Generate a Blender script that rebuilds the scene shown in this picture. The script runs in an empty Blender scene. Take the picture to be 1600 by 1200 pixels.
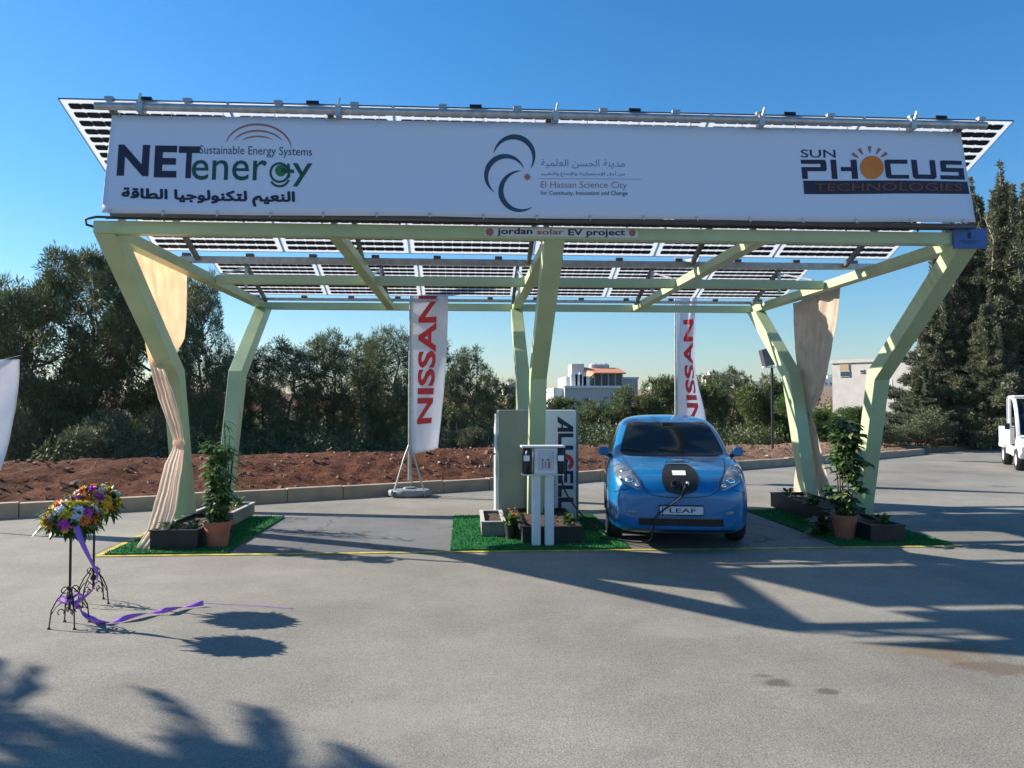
import bpy, bmesh, math, random, unicodedata
import numpy as np
from mathutils import Vector, Matrix, noise
from mathutils.bvhtree import BVHTree
R = math.radians
PI = math.pi
random.seed(7)
SC = bpy.context.scene
COL = SC.collection

# ------------------------------------------------------------------ camera
CAMH = 1.72; PAN = .0610; TILT = .0258; FPX = 1200.0
FW = Vector((math.sin(PAN)*math.cos(TILT), math.cos(PAN)*math.cos(TILT), math.sin(TILT)))
RT = Vector((math.cos(PAN), -math.sin(PAN), 0)); UP = RT.cross(FW)
CP = Vector((0, 0, CAMH))
cd = bpy.data.cameras.new('camera'); cam = bpy.data.objects.new('camera', cd); COL.objects.link(cam)
cam.matrix_world = Matrix(((RT.x, UP.x, -FW.x, CP.x), (RT.y, UP.y, -FW.y, CP.y), (RT.z, UP.z, -FW.z, CP.z), (0, 0, 0, 1)))
cd.sensor_width = 36; cd.sensor_fit = 'HORIZONTAL'; cd.lens = 27.0; cd.clip_end = 5000; cd.clip_start = .05
SC.camera = cam
# image pixels -> real places on a known plane (projection helpers)
def ray(px, py): return FW + RT*((px-800)/FPX) - UP*((py-600)/FPX)
def onplane(px, py, ax, v):
    d = ray(px, py); t = (v-CP[ax])/d[ax]; return CP + d*t
def G(px, py, z=0): return onplane(px, py, 2, z)
def PY(px, py, y): return onplane(px, py, 1, y)
def PX(px, py, x): return onplane(px, py, 0, x)

# ------------------------------------------------------------------ object helpers
def tag(o, label=None, cat=None, group=None, kind=None):
    if label: o['label'] = label
    if cat: o['category'] = cat
    if group: o['group'] = group
    if kind: o['kind'] = kind
    return o
def thing(name, label, cat, loc=(0, 0, 0), rz=0, group=None):
    o = bpy.data.objects.new(name, None); COL.objects.link(o)
    o.location = loc; o.rotation_euler = (0, 0, rz); o.empty_display_size = .2
    return tag(o, label, cat, group)
def kids(o): return [c for c in list(COL.objects) if c.parent == o]
def dup(o, loc=None, rz=None, label=None, parent=None, scale=None):
    ch = kids(o)
    c = o.copy(); COL.objects.link(c)
    if parent: c.parent = parent
    if loc is not None: c.location = loc
    if rz is not None: c.rotation_euler = (0, 0, rz)
    if scale is not None: c.scale = scale
    if label: c['label'] = label
    for k in ch: dup(k, parent=c)
    return c

class MB:
    def __init__(s): s.v = []; s.f = []; s.mi = []; s.cur = 0
    def add(s, vs, fs):
        b = len(s.v); s.v += [tuple(p) for p in vs]
        for f in fs: s.f.append([b+i for i in f]); s.mi.append(s.cur)
        return s
    def box(s, c, d, rot=None):
        c = Vector(c); h = Vector(d)/2
        vs = [Vector((x*h.x, y*h.y, z*h.z)) for x in (-1, 1) for y in (-1, 1) for z in (-1, 1)]
        if rot is not None: vs = [rot @ p for p in vs]
        return s.add([c+p for p in vs], [(0, 1, 3, 2), (4, 6, 7, 5), (0, 4, 5, 1), (2, 3, 7, 6), (0, 2, 6, 4), (1, 5, 7, 3)])
    def span(s, a, b):
        a = Vector(a); b = Vector(b)
        return s.box((a+b)/2, [abs(q) for q in (b-a)])
    def bar(s, a, b, w, h, up=(0, 0, 1)):
        a = Vector(a); b = Vector(b); d = b-a; L = d.length; y = d/L
        x = y.cross(Vector(up));  x = x.normalized() if x.length > 1e-5 else Vector((1, 0, 0)); z = x.cross(y)
        return s.box((a+b)/2, (w, L, h), Matrix((x, y, z)).transposed())
    def tube(s, pts, r, n=8, cap=True):
        pts = [Vector(p) for p in pts]; rs = r if isinstance(r, (list, tuple)) else [r]*len(pts)
        vs = []; pu = None
        for i, p in enumerate(pts):
            t = (pts[min(i+1, len(pts)-1)]-pts[max(i-1, 0)]).normalized()
            if pu is None:
                pu = t.orthogonal().normalized()
            pu = (pu - t*pu.dot(t)).normalized(); q = t.cross(pu)
            for k in range(n):
                a = 2*PI*k/n; vs.append(p + (pu*math.cos(a)+q*math.sin(a))*rs[i])
        fs = [(i*n+k, i*n+(k+1) % n, (i+1)*n+(k+1) % n, (i+1)*n+k) for i in range(len(pts)-1) for k in range(n)]
        if cap: fs += [tuple(range(n))[::-1], tuple((len(pts)-1)*n+k for k in range(n))]
        return s.add(vs, fs)
    def lathe(s, prof, c=(0, 0, 0), n=24, M=None, cap=True):
        c = Vector(c); vs = []
        for r, z in prof:
            for k in range(n):
                p = Vector((r*math.cos(2*PI*k/n), r*math.sin(2*PI*k/n), z))
                if M is not None: p = M @ p
                vs.append(c+p)
        fs = [(i*n+k, i*n+(k+1) % n, (i+1)*n+(k+1) % n, (i+1)*n+k) for i in range(len(prof)-1) for k in range(n)]
        if cap: fs += [tuple(range(n))[::-1], tuple((len(prof)-1)*n+k for k in range(n))]
        return s.add(vs, fs)
    def prism(s, poly, fn, d0, d1):
        # poly: 2D outline; fn(u, v, d) -> 3D
        n = len(poly)
        vs = [fn(u, v, d0) for u, v in poly] + [fn(u, v, d1) for u, v in poly]
        fs = [tuple(range(n))[::-1], tuple(range(n, 2*n))] + [(k, (k+1) % n, n+(k+1) % n, n+k) for k in range(n)]
        return s.add(vs, fs)
    def grid(s, P, close=False):
        nr = len(P); nc = len(P[0])
        vs = [p for r in P for p in r]
        fs = [(i*nc+j, i*nc+j+1, (i+1)*nc+j+1, (i+1)*nc+j) for i in range(nr-1) for j in range(nc-1)]
        return s.add(vs, fs)
    def mesh(s, name, org=(0, 0, 0), smooth=None, fix=True):
        m = bpy.data.meshes.new(name)
        o = Vector(org)
        m.from_pydata([Vector(p)-o for p in s.v], [], s.f)
        if any(s.mi): m.polygons.foreach_set('material_index', s.mi)
        if fix:
            bm = bmesh.new(); bm.from_mesh(m); bmesh.ops.recalc_face_normals(bm, faces=bm.faces); bm.to_mesh(m); bm.free()
        if smooth is not None:
            m.polygons.foreach_set('use_smooth', [True]*len(m.polygons)); m.set_sharp_from_angle(angle=R(smooth))
        m.update(); return m
def obj(name, mb, mat, parent=None, smooth=None, bevel=0, world=False, solid=0, fix=True):
    """link a mesh; world=True: the builder used world coordinates, parent unrotated"""
    org = parent.location if (parent is not None and world) else (0, 0, 0)
    if parent is not None and world and parent.parent: org = Vector(parent.location)+Vector(parent.parent.location)
    m = mb if isinstance(mb, bpy.types.Mesh) else mb.mesh(name, org, smooth, fix)
    for k in (mat if isinstance(mat, (list, tuple)) else [mat]): m.materials.append(k)
    o = bpy.data.objects.new(name, m); COL.objects.link(o)
    if parent is not None: o.parent = parent
    if solid:
        q = o.modifiers.new('solid', 'SOLIDIFY'); q.thickness = solid; q.offset = 0
    if bevel:
        q = o.modifiers.new('bevel', 'BEVEL'); q.width = bevel; q.segments = 2; q.limit_method = 'ANGLE'; q.angle_limit = R(40)
    return o

# ------------------------------------------------------------------ materials
MATS = {}
def nodes(m): return m.node_tree.nodes, m.node_tree.links
def mat(name, col, rough=.6, metal=0, var=.12, vscale=6, bump=0, bscale=60, coat=0, spec=.5, trans=0, alpha=1, dirt=None, island=None):
    m = bpy.data.materials.new(name); m.use_nodes = True
    N, L = nodes(m); b = N['Principled BSDF']
    b.inputs['Roughness'].default_value = rough; b.inputs['Metallic'].default_value = metal
    b.inputs['Coat Weight'].default_value = coat; b.inputs['Coat Roughness'].default_value = .04
    b.inputs['Specular IOR Level'].default_value = spec
    c = Vector(col)
    tc = N.new('ShaderNodeTexCoord')
    nz = N.new('ShaderNodeTexNoise'); nz.inputs['Scale'].default_value = vscale; nz.inputs['Detail'].default_value = 6
    L.new(tc.outputs['Object'], nz.inputs['Vector'])
    mr = N.new('ShaderNodeValToRGB'); e = mr.color_ramp.elements
    e[0].position = .3; e[1].position = .7
    lo = c*(1-var); hi = c*(1+var)
    if dirt: lo = Vector(dirt)
    e[0].color = (*lo, 1); e[1].color = (*hi, 1)
    src = nz.outputs['Fac']
    if island:
        g = N.new('ShaderNodeNewGeometry'); src = g.outputs['Random Per Island']
        e[0].position = 0; e[1].position = 1; e[0].color = (*island[0], 1); e[1].color = (*island[1], 1)
        if len(island) > 2:
            q = e.new(.8); q.color = (*island[1], 1); e[2].color = (*island[2], 1)
    L.new(src, mr.inputs['Fac']); L.new(mr.outputs['Color'], b.inputs['Base Color'])
    if bump:
        n2 = N.new('ShaderNodeTexNoise'); n2.inputs['Scale'].default_value = bscale; n2.inputs['Detail'].default_value = 4
        L.new(tc.outputs['Object'], n2.inputs['Vector'])
        bp = N.new('ShaderNodeBump'); bp.inputs['Strength'].default_value = bump; bp.inputs['Distance'].default_value = .02
        L.new(n2.outputs['Fac'], bp.inputs['Height']); L.new(bp.outputs['Normal'], b.inputs['Normal'])
    if trans:
        t = N.new('ShaderNodeBsdfTranslucent'); L.new(mr.outputs['Color'], t.inputs['Color'])
        mx = N.new('ShaderNodeMixShader'); mx.inputs[0].default_value = trans
        L.new(b.outputs[0], mx.inputs[1]); L.new(t.outputs[0], mx.inputs[2]); L.new(mx.outputs[0], N['Material Output'].inputs['Surface'])
    if alpha < 1:
        t = N.new('ShaderNodeBsdfTransparent'); mx = N.new('ShaderNodeMixShader'); mx.inputs[0].default_value = alpha
        s0 = N['Material Output'].inputs['Surface'].links[0].from_socket
        L.new(t.outputs[0], mx.inputs[1]); L.new(s0, mx.inputs[2]); L.new(mx.outputs[0], N['Material Output'].inputs['Surface'])
    MATS[name] = m; return m

M_GREEN = mat('pale_green_paint', (.41, .495, .29), .36, var=.09, vscale=2, bump=.12, bscale=32)
M_STEEL = mat('galvanised_steel', (.42, .43, .44), .42, .7, var=.2, vscale=14)
M_ALU = mat('dark_aluminium', (.12, .12, .13), .45, .5, var=.15)
M_DARK = mat('black_plastic', (.012, .012, .014), .45, var=.3, vscale=20)
M_RUB = mat('rubber', (.018, .018, .02), .75, var=.3, bump=.2)
M_CELL = mat('solar_cell', (.008, .01, .022), .55, var=.3, vscale=2, spec=.25)
M_SHEET = mat('panel_backsheet', (.9, .92, .94), .5, var=.02, trans=.6, spec=.2, alpha=.82)
M_BANNER = mat('white_vinyl', (.6, .68, .84), .55, var=.02, vscale=1.2, bump=.25, bscale=2.5, trans=.03, spec=.3)
M_SIGN = mat('sign_white', (.6, .6, .66), .5, var=.03)
M_NAVY = mat('navy_ink', (.012, .014, .045), .6, var=.1)
M_INKGREEN = mat('green_ink', (.006, .065, .06), .6, var=.1)
M_LGREEN = mat('bright_green_ink', (.02, .17, .05), .6, var=.1)
M_BROWN = mat('rust_ink', (.33, .14, .1), .6, var=.1)
M_ORANGE = mat('orange_ink', (.62, .19, .025), .6, var=.08)
M_TEAL = mat('teal_ink', (.022, .06, .12), .6, var=.1)
M_GREYINK = mat('grey_ink', (.16, .2, .32), .6, var=.1)
M_PINKINK = mat('dull_rose_ink', (.3, .2, .26), .6, var=.1)
M_RED = mat('red_ink', (.62, .03, .035), .6, var=.08)
M_BLUESIGN = mat('blue_sign', (.03, .1, .33), .45, var=.1)
M_CLOTH = mat('peach_satin', (.92, .74, .58), .42, var=.07, vscale=4, trans=.62, bump=.06, bscale=18)
M_CLOTH2 = mat('champagne_satin', (.74, .62, .5), .38, var=.1, vscale=4, trans=.55, bump=.06, bscale=18)
M_FLAG = mat('white_flag', (.84, .84, .9), .6, var=.03, trans=.3)
M_TURF = mat('artificial_turf', (.012, .15, .035), .8, var=.35, vscale=40, bump=.8, bscale=260, spec=.2)
M_YEL = mat('yellow_paint', (.45, .36, .04), .7, var=.45, vscale=9)
M_WOODB = mat('dark_planter', (.014, .012, .011), .6, var=.4, vscale=8)
M_RIM = mat('planter_rim', (.5, .47, .42), .6, var=.15, vscale=8)
M_SOIL = mat('potting_soil', (.06, .035, .02), .95, var=.4, vscale=20, bump=.6)
M_TERRA = mat('terracotta', (.36, .11, .06), .75, var=.18, vscale=9, bump=.1)
M_CAB = mat('grey_cabinet', (.2, .225, .2), .5, var=.05, bump=.04, bscale=120)
M_CABW = mat('white_cabinet', (.62, .66, .68), .4, var=.04)
M_PED = mat('pedestal_white', (.66, .66, .66), .4, var=.05)
M_BLUE = mat('blue_car_paint', (.003, .15, .37), .28, .2, var=.03, coat=.8, vscale=2, spec=.3)
M_GLASS = mat('dark_glass', (.010, .013, .014), .12, var=.25, vscale=1.5, spec=.3)
M_LENS = mat('lamp_lens', (.2, .23, .27), .08, .25, var=.45, vscale=9, coat=1)
M_CHROME = mat('chrome', (.75, .76, .78), .12, 1, var=.05)
M_WHITE = mat('white_paint', (.8, .8, .8), .4, var=.04, coat=.3)
M_IRON = mat('wrought_iron', (.03, .025, .022), .5, .4, var=.3)
M_RIB = mat('purple_ribbon', (.42, .16, .68), .35, var=.12, trans=.2)
M_TANK = mat('grey_water_base', (.22, .24, .25), .55, var=.12)
M_LEAF = mat('pot_leaf', (.05, .12, .02), .4, trans=.25, island=((.018, .06, .012), (.07, .16, .025), (.2, .28, .07)))
M_LEAF2 = mat('variegated_leaf', (.05, .12, .02), .4, trans=.2, island=((.016, .05, .012), (.06, .13, .025), (.36, .38, .18)))
M_BARK = mat('bark', (.12, .085, .06), .9, var=.35, vscale=8, bump=.6, bscale=20)
M_BARKP = mat('pale_bark', (.3, .25, .19), .9, var=.3, vscale=8, bump=.5, bscale=20)
M_PINE = mat('pine_needles', (.05, .08, .03), .6, trans=.2, island=((.04, .06, .023), (.115, .148, .05), (.19, .21, .085)))
M_OLIVE = mat('olive_leaves', (.07, .1, .03), .6, trans=.25, island=((.04, .062, .018), (.13, .16, .04), (.22, .25, .075)))
M_BRIGHT = mat('bright_leaves', (.07, .13, .03), .6, trans=.25, island=((.03, .065, .015), (.1, .18, .035), (.17, .26, .05)))
M_CEDAR = mat('conifer_needles', (.06, .08, .04), .65, trans=.2, island=((.05, .06, .033), (.16, .17, .09), (.3, .3, .19)))
M_GREYBUSH = mat('grey_green_leaves', (.08, .09, .05), .65, trans=.2, island=((.05, .06, .028), (.15, .165, .075), (.26, .27, .15)))
M_STONE = mat('pale_stone_wall', (.5, .46, .42), .8, var=.1, vscale=1.2, bump=.3, bscale=6)
M_BWHITE = mat('white_render', (.74, .74, .73), .7, var=.05)
M_BGREY = mat('grey_and_shaded_render', (.45, .45, .45), .75, var=.07)  # real grey walls, and painted shade on the white building's front
M_ROOF = mat('orange_roof', (.55, .22, .1), .75, var=.1, vscale=4)
M_WIN = mat('window_dark', (.05, .055, .06), .2, var=.2)

def coordnoise(N, L, sock, scale, detail=4, rough=.5):
    n = N.new('ShaderNodeTexNoise'); n.inputs['Scale'].default_value = scale; n.inputs['Detail'].default_value = detail; n.inputs['Roughness'].default_value = rough
    L.new(sock, n.inputs['Vector']); return n.outputs['Fac']
def ramp(N, L, f, pts):
    r = N.new('ShaderNodeValToRGB'); e = r.color_ramp.elements
    while len(e) < len(pts): e.new(.5)
    for q, (p, c) in zip(e, pts): q.position = p; q.color = (*c, 1) if len(c) == 3 else c
    L.new(f, r.inputs['Fac']); return r.outputs['Color']
def mixc(N, L, f, a, b, mode='MIX'):
    m = N.new('ShaderNodeMix'); m.data_type = 'RGBA'; m.blend_type = mode
    if isinstance(f, (int, float)): m.inputs[0].default_value = f
    else: L.new(f, m.inputs[0])
    for s, v in ((6, a), (7, b)):
        if isinstance(v, tuple): m.inputs[s].default_value = (*v, 1)
        else: L.new(v, m.inputs[s])
    return m.outputs[2]
def paving(name, base, speck, stains=(), big=.18, rough=.85, cracks=False):
    m = bpy.data.materials.new(name); m.use_nodes = True; N, L = nodes(m); b = N['Principled BSDF']
    b.inputs['Roughness'].default_value = rough; b.inputs['Specular IOR Level'].default_value = .25
    tc = N.new('ShaderNodeTexCoord').outputs['Object']
    c = Vector(base)
    f1 = coordnoise(N, L, tc, .35, 5, .6)
    col = ramp(N, L, f1, [(.3, tuple(c*(1-big))), (.7, tuple(c*(1+big)))])
    f2 = coordnoise(N, L, tc, 75, 3, .7)
    sp = ramp(N, L, f2, [(.32, (1-speck,)*3), (.5, (1, 1, 1)), (.72, (1+speck,)*3)])
    col = mixc(N, L, 1.0, col, sp, 'MULTIPLY')
    f5 = coordnoise(N, L, tc, 22, 2, .6)
    sp = ramp(N, L, f5, [(.3, (1-speck*.3,)*3), (.7, (1+speck*.22,)*3)])
    col = mixc(N, L, 1.0, col, sp, 'MULTIPLY')
    f3 = coordnoise(N, L, tc, 2.2, 6, .65)
    sp = ramp(N, L, f3, [(.3, (.88,)*3), (.65, (1.05,)*3)])
    col = mixc(N, L, 1.0, col, sp, 'MULTIPLY')
    if cracks:
        vo = N.new('ShaderNodeTexVoronoi'); vo.feature = 'DISTANCE_TO_EDGE'; vo.inputs['Scale'].default_value = .55
        nn = N.new('ShaderNodeTexNoise'); nn.inputs['Scale'].default_value = 2.5; nn.inputs['Detail'].default_value = 6
        L.new(tc, nn.inputs['Vector'])
        ad = N.new('ShaderNodeMix'); ad.data_type = 'RGBA'; ad.blend_type = 'LINEAR_LIGHT'; ad.inputs[0].default_value = .35
        L.new(tc, ad.inputs[6]); L.new(nn.outputs['Color'], ad.inputs[7]); L.new(ad.outputs[2], vo.inputs['Vector'])
        cr = ramp(N, L, vo.outputs['Distance'], [(.0, (.45,)*3), (.012, (1, 1, 1))])
        col = mixc(N, L, 1.0, col, cr, 'MULTIPLY')
    wob = N.new('ShaderNodeTexNoise'); wob.inputs['Scale'].default_value = 5; wob.inputs['Detail'].default_value = 6
    L.new(tc, wob.inputs['Vector'])
    for (x, y, rx, ry, sc, st) in stains:
        mp = N.new('ShaderNodeMapping'); mp.vector_type = 'TEXTURE'; mp.inputs['Location'].default_value = (x, y, 0); mp.inputs['Scale'].default_value = (rx, ry, 1)
        L.new(tc, mp.inputs['Vector'])
        ln = N.new('ShaderNodeVectorMath'); ln.operation = 'LENGTH'; L.new(mp.outputs[0], ln.inputs[0])
        ad = N.new('ShaderNodeMath'); ad.operation = 'MULTIPLY_ADD'; L.new(wob.outputs['Fac'], ad.inputs[0]); ad.inputs[1].default_value = 1.6; L.new(ln.outputs['Value'], ad.inputs[2])
        k = ramp(N, L, ad.outputs[0], [(.0, (st,)*3), (.62, (st,)*3), (.95, (0, 0, 0))])
        mth = N.new('ShaderNodeMath'); mth.operation = 'SUBTRACT'; L.new(ad.outputs[0], mth.inputs[0]); mth.inputs[1].default_value = .55
        L.new(mth.outputs[0], k.node.inputs['Fac'])
        col = mixc(N, L, k, col, sc)
    L.new(col, b.inputs['Base Color'])
    bp = N.new('ShaderNodeBump'); bp.inputs['Strength'].default_value = .55; bp.inputs['Distance'].default_value = .012
    bp.inputs['Distance'].default_value = .008; L.new(f2, bp.inputs['Height']); L.new(bp.outputs['Normal'], b.inputs['Normal'])
    return m
st = []
for px, py, rx, ry, c, s in [(1215, 1067, .2, .12, (.08, .07, .055), .75), (1190, 1056, .1, .06, (.1, .085, .07), .6), (1295, 1080, .11, .08, (.085, .075, .06), .75),
                             (1470, 1020, .62, .3, (.17, .115, .065), .6), (1560, 1044, .4, .24, (.12, .08, .05), .62), (1380, 1010, .5, .2, (.2, .16, .12), .35), (640, 1120, .9, .5, (.3, .28, .24), .35), (1080, 985, .7, .3, (.29, .27, .235), .3), (250, 905, .6, .3, (.3, .29, .26), .4), (1010, 1178, .18, .1, (.18, .17, .15), .5),
                             (1490, 738, .5, .5, (.16, .12, .09), .5), (1455, 752, .4, .4, (.15, .13, .1), .55), (1565, 760, .5, .4, (.12, .1, .08), .6), (900, 940, .3, .25, (.2, .19, .18), .35)]:
    p = G(px, py); st.append((p.x, p.y, rx, ry, c, s))
M_ROAD = paving('worn_asphalt', (.238, .222, .187), .36, st, .24)
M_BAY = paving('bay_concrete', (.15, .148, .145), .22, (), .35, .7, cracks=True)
M_KERB = mat('kerb_concrete', (.36, .28, .2), .85, var=.14, vscale=3, bump=.4, bscale=40)
def soil_mat():
    m = bpy.data.materials.new('red_soil'); m.use_nodes = True; N, L = nodes(m); b = N['Principled BSDF']
    b.inputs['Roughness'].default_value = .95; b.inputs['Specular IOR Level'].default_value = .1
    tc = N.new('ShaderNodeTexCoord').outputs['Object']
    a = ramp(N, L, coordnoise(N, L, tc, 6, 10, .75), [(.34, (.035, .014, .008)), (.5, (.12, .045, .024)), (.68, (.21, .095, .053))])
    c = ramp(N, L, coordnoise(N, L, tc, 14, 6, .7), [(.3, (.13, .075, .045)), (.55, (.33, .22, .14)), (.7, (.48, .4, .31))])
    sep = N.new('ShaderNodeSeparateXYZ'); L.new(tc, sep.inputs[0])
    mr = N.new('ShaderNodeMapRange'); mr.inputs['From Min'].default_value = 0; mr.inputs['From Max'].default_value = 13; mr.inputs['To Max'].default_value = .85
    L.new(sep.outputs['X'], mr.inputs['Value'])
    col = mixc(N, L, mr.outputs[0], a, c)
    d = ramp(N, L, coordnoise(N, L, tc, .5, 5, .6), [(.35, (.05, .06, .025)), (.7, (.16, .13, .08))])
    mr2 = N.new('ShaderNodeMapRange'); mr2.inputs['From Min'].default_value = -.2; mr2.inputs['From Max'].default_value = -2.0
    L.new(sep.outputs['Z'], mr2.inputs['Value'])
    col = mixc(N, L, mr2.outputs[0], col, d)
    L.new(col, b.inputs['Base Color'])
    bp = N.new('ShaderNodeBump'); bp.inputs['Strength'].default_value = 1; bp.inputs['Distance'].default_value = .06
    L.new(coordnoise(N, L, tc, 18, 6, .7), bp.inputs['Height']); L.new(bp.outputs['Normal'], b.inputs['Normal'])
    return m
M_EARTH = soil_mat()

# ------------------------------------------------------------------ setting: ground, kerb, bays, markings
KP = [(-40, -4), (-20, 5.6), (-12, 9.7), (-6.97, 12.03), (-4.99, 12.96), (-1.51, 14.55), (.56, 15.6), (2.79, 17.05), (7.71, 20.1), (10.82, 22.05), (12.5, 23.1), (17.24, 26.5), (30, 36), (80, 75)]
def kerb_y(x):
    for (a, b), (c, d) in zip(KP, KP[1:]):
        if x <= c: return b+(d-b)*(x-a)/(c-a)
    return KP[-1][1]
def smooth01(t): t = max(0, min(1, t)); return t*t*(3-2*t)
def bank_h(x): return .58-.30*smooth01((x-1)/10)
def terrain(x, y):
    s = (y-kerb_y(x))*.86
    if s < .12: return -.06
    h = bank_h(x)
    z = .13 + (h-.13)*smooth01((s-.1)/2.6)
    if s > 3.4: z -= smooth01((s-3.4)/6)*1.1
    if s > 9: z -= smooth01((s-9)/70)*7
    d = math.hypot(x, y)
    z += smooth01((d-170)/260)*24*(.55+.45*noise.noise((x*.006, y*.006, 3.1)))
    amp = .085*smooth01((s-.1)/.8)*(1 if s < 7 else .5)
    z += amp*(noise.noise((x*1.6, y*1.6, 0))+.6*noise.noise((x*4.3, y*4.3, 5))+.3*noise.noise((x*9, y*9, 9)))
    return z
xs = list(np.arange(-300, -22, 14)) + list(np.arange(-22, -9, .5)) + list(np.arange(-9, 14, .12)) + list(np.arange(14, 34, .5)) + list(np.arange(34, 480, 12))
ss = [-60, -20, -2, .0, .1] + list(np.arange(.2, 6, .12)) + list(np.arange(6, 20, 1)) + list(np.arange(20, 100, 8)) + list(np.arange(100, 900, 22))
mb = MB(); mb.grid([[(x, kerb_y(x)+s, terrain(x, kerb_y(x)+s)) for x in xs] for s in ss])
tag(obj('ground', mb, M_EARTH, smooth=180), kind='structure')
lot = [(x, kerb_y(x)+.02) for x in (-40, -20, -12, -6.97, -4.99, -1.51, .56, 2.79, 7.71, 10.82, 12.5, 17.24, 30, 80)]
mb = MB(); n = len(lot)
mb.grid([[(x, y, 0) for x, y in lot], [(x, -40 if i else -40, 0) for i, (x, y) in enumerate(lot)]])
tag(obj('parking_lot', mb, M_ROAD), kind='structure')
# kerb of cast blocks
mb = MB(); x = -14.0; rnd = random.Random(3)
while x < 17.2:
    L_ = 1.0; dy = kerb_y(x+.4)-kerb_y(x-.4); a = math.atan2(dy, .8); x2 = x+L_*math.cos(a)
    hh = .215+rnd.uniform(-.012, .012) - (.03 if x > 12 else 0)
    p0 = Vector((x, kerb_y(x)+.09, hh/2-.02)); p1 = Vector((x2, kerb_y(x2)+.09, hh/2-.02)); d = (p1-p0).normalized()
    if not (x > 13.2 and rnd.random() < .25):
        mb.bar(p0+d*.005, p1-d*.005, .17, hh+.04)
    x = x2
tag(obj('kerb', mb, M_KERB, bevel=.012), kind='structure')
# loose stones on the bank
mb = MB(); rnd = random.Random(11)
for i in range(1100):
    x = rnd.uniform(-9, 17); s = rnd.uniform(.35, 3.6); y = kerb_y(x)+s/.86; r = rnd.uniform(.01, .033)*(1.5 if rnd.random() < .1 else 1)
    q = Matrix.Rotation(rnd.uniform(0, 6), 3, 'Z') @ Matrix.Rotation(rnd.uniform(0, 2), 3, 'X')
    z = terrain(x, y)
    pts = [q @ Vector((sx*r*rnd.uniform(.7, 1.3), sy*r*rnd.uniform(.6, 1.1), sz*r*rnd.uniform(.5, .9))) for sx in (-1, 1) for sy in (-1, 1) for sz in (-1, 1)]
    mb.add([Vector((x, y, z+r*.3))+p for p in pts], [(0, 1, 3, 2), (4, 6, 7, 5), (0, 4, 5, 1), (2, 3, 7, 6), (0, 2, 6, 4), (1, 5, 7, 3)])
M_ROCK = mat('limestone_bits', (.34, .27, .2), .9, island=((.13, .065, .04), (.22, .12, .075), (.45, .38, .3)))
tag(obj('stones', mb, M_ROCK), 'scattered pale stones lying over the red soil bank', 'stones', kind='stuff')
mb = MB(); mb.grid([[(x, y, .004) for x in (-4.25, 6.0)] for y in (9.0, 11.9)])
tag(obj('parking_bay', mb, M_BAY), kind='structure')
mb = MB(); y0 = 8.93
mb.span((-4.16, y0, .0045), (5.98, y0+.075, .0075)); mb.bar((-4.14, y0+.08, .006), (-4.3, 11.6, .006), .07, .003)
tag(obj('yellow_line', mb, M_YEL), kind='structure')
def turf(x0, x1, y0, y1, label, seed):
    mb = MB(); rnd = random.Random(seed)
    mb.span((x0, y0, .008), (x1, y1, .022))
    t = thing('turf_mat', label, 'turf mat', ((x0+x1)/2, (y0+y1)/2, 0), group='artificial turf mats under the canopy')
    obj('backing', mb, M_TURF, t, world=True)
    n = int((x1-x0)*(y1-y0)*2600); vs = []; fs = []
    for i in range(n):
        x = rnd.uniform(x0, x1); y = rnd.uniform(y0, y1); a = rnd.uniform(0, PI); w = .006; h = rnd.uniform(.012, .028)
        dx, dy = math.cos(a)*w, math.sin(a)*w; b = len(vs)
        vs += [(x-dx, y-dy, .021), (x+dx, y+dy, .021), (x+rnd.uniform(-.012, .012), y+rnd.uniform(-.012, .012), .021+h)]; fs.append((b, b+1, b+2))
    m = MB(); m.add(vs, fs); tag(obj('pile', m, M_TURFB, t, world=True, fix=False), kind='stuff')
M_TURFB = mat('turf_blades', (.015, .17, .04), .7, spec=.3, trans=.15, island=((.008, .1, .024), (.02, .2, .045), (.04, .27, .07)))
turf(-4.08, -2.72, 9.03, 11.85, 'green turf mat under the left pair of legs and terracotta pot', 1)
turf(-.17, 1.95, 9.03, 11.75, 'green turf mat under the charging cabinets and middle leg', 2)
turf(4.5, 5.93, 9.06, 12.1, 'shaded green turf mat under the right pair of legs', 3)

# ------------------------------------------------------------------ solar carport
XL, XR, XC = -3.94, 5.85, .985
H0, BH = 3.53, .135
cp = thing('solar_carport', 'pale green steel carport frame on leaning legs carrying a roof of solar panels', 'carport', (XC, 11.6, 0))
def cpart(name, mb, m, **k): return obj(name, mb, m, cp, world=True, **k)
def beam(name, a, b):
    mb = MB(); mb.span(a, b); return cpart(name, mb, M_GREEN, bevel=.008)
beam('cross_beam', (XL, 8.35, H0), (XR, 8.485, H0+BH))
beam('cross_beam', (XL+.2, 11.75, H0+.003), (XR-.2, 11.87, H0+BH-.003))
beam('cross_beam', (XL, 14.88, H0), (XR, 15.0, H0+BH))
for x0, x1 in ((XL, XL+.17), (XR-.17, XR)): beam('side_beam', (x0, 8.487, H0), (x1, 14.878, H0+BH))
for x0, x1 in ((-1.5, -1.36), (XC-.075, XC+.075), (3.28, 3.42)):
    beam('side_beam', (x0, 8.487, H0+.004), (x1, 11.748, H0+BH-.006)); beam('side_beam', (x0, 11.872, H0+.004), (x1, 14.878, H0+BH-.006))
FRONT = [(8.352, H0-.001), (10.25, 2.05), (10.77, 0), (11.0, 0), (10.45, 2.17), (8.71, H0-.001)]
REAR = [(14.999, H0-.001), (13.36, 2.2), (12.6, 0), (12.36, 0), (13.05, 2.27), (14.62, H0-.001)]
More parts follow.
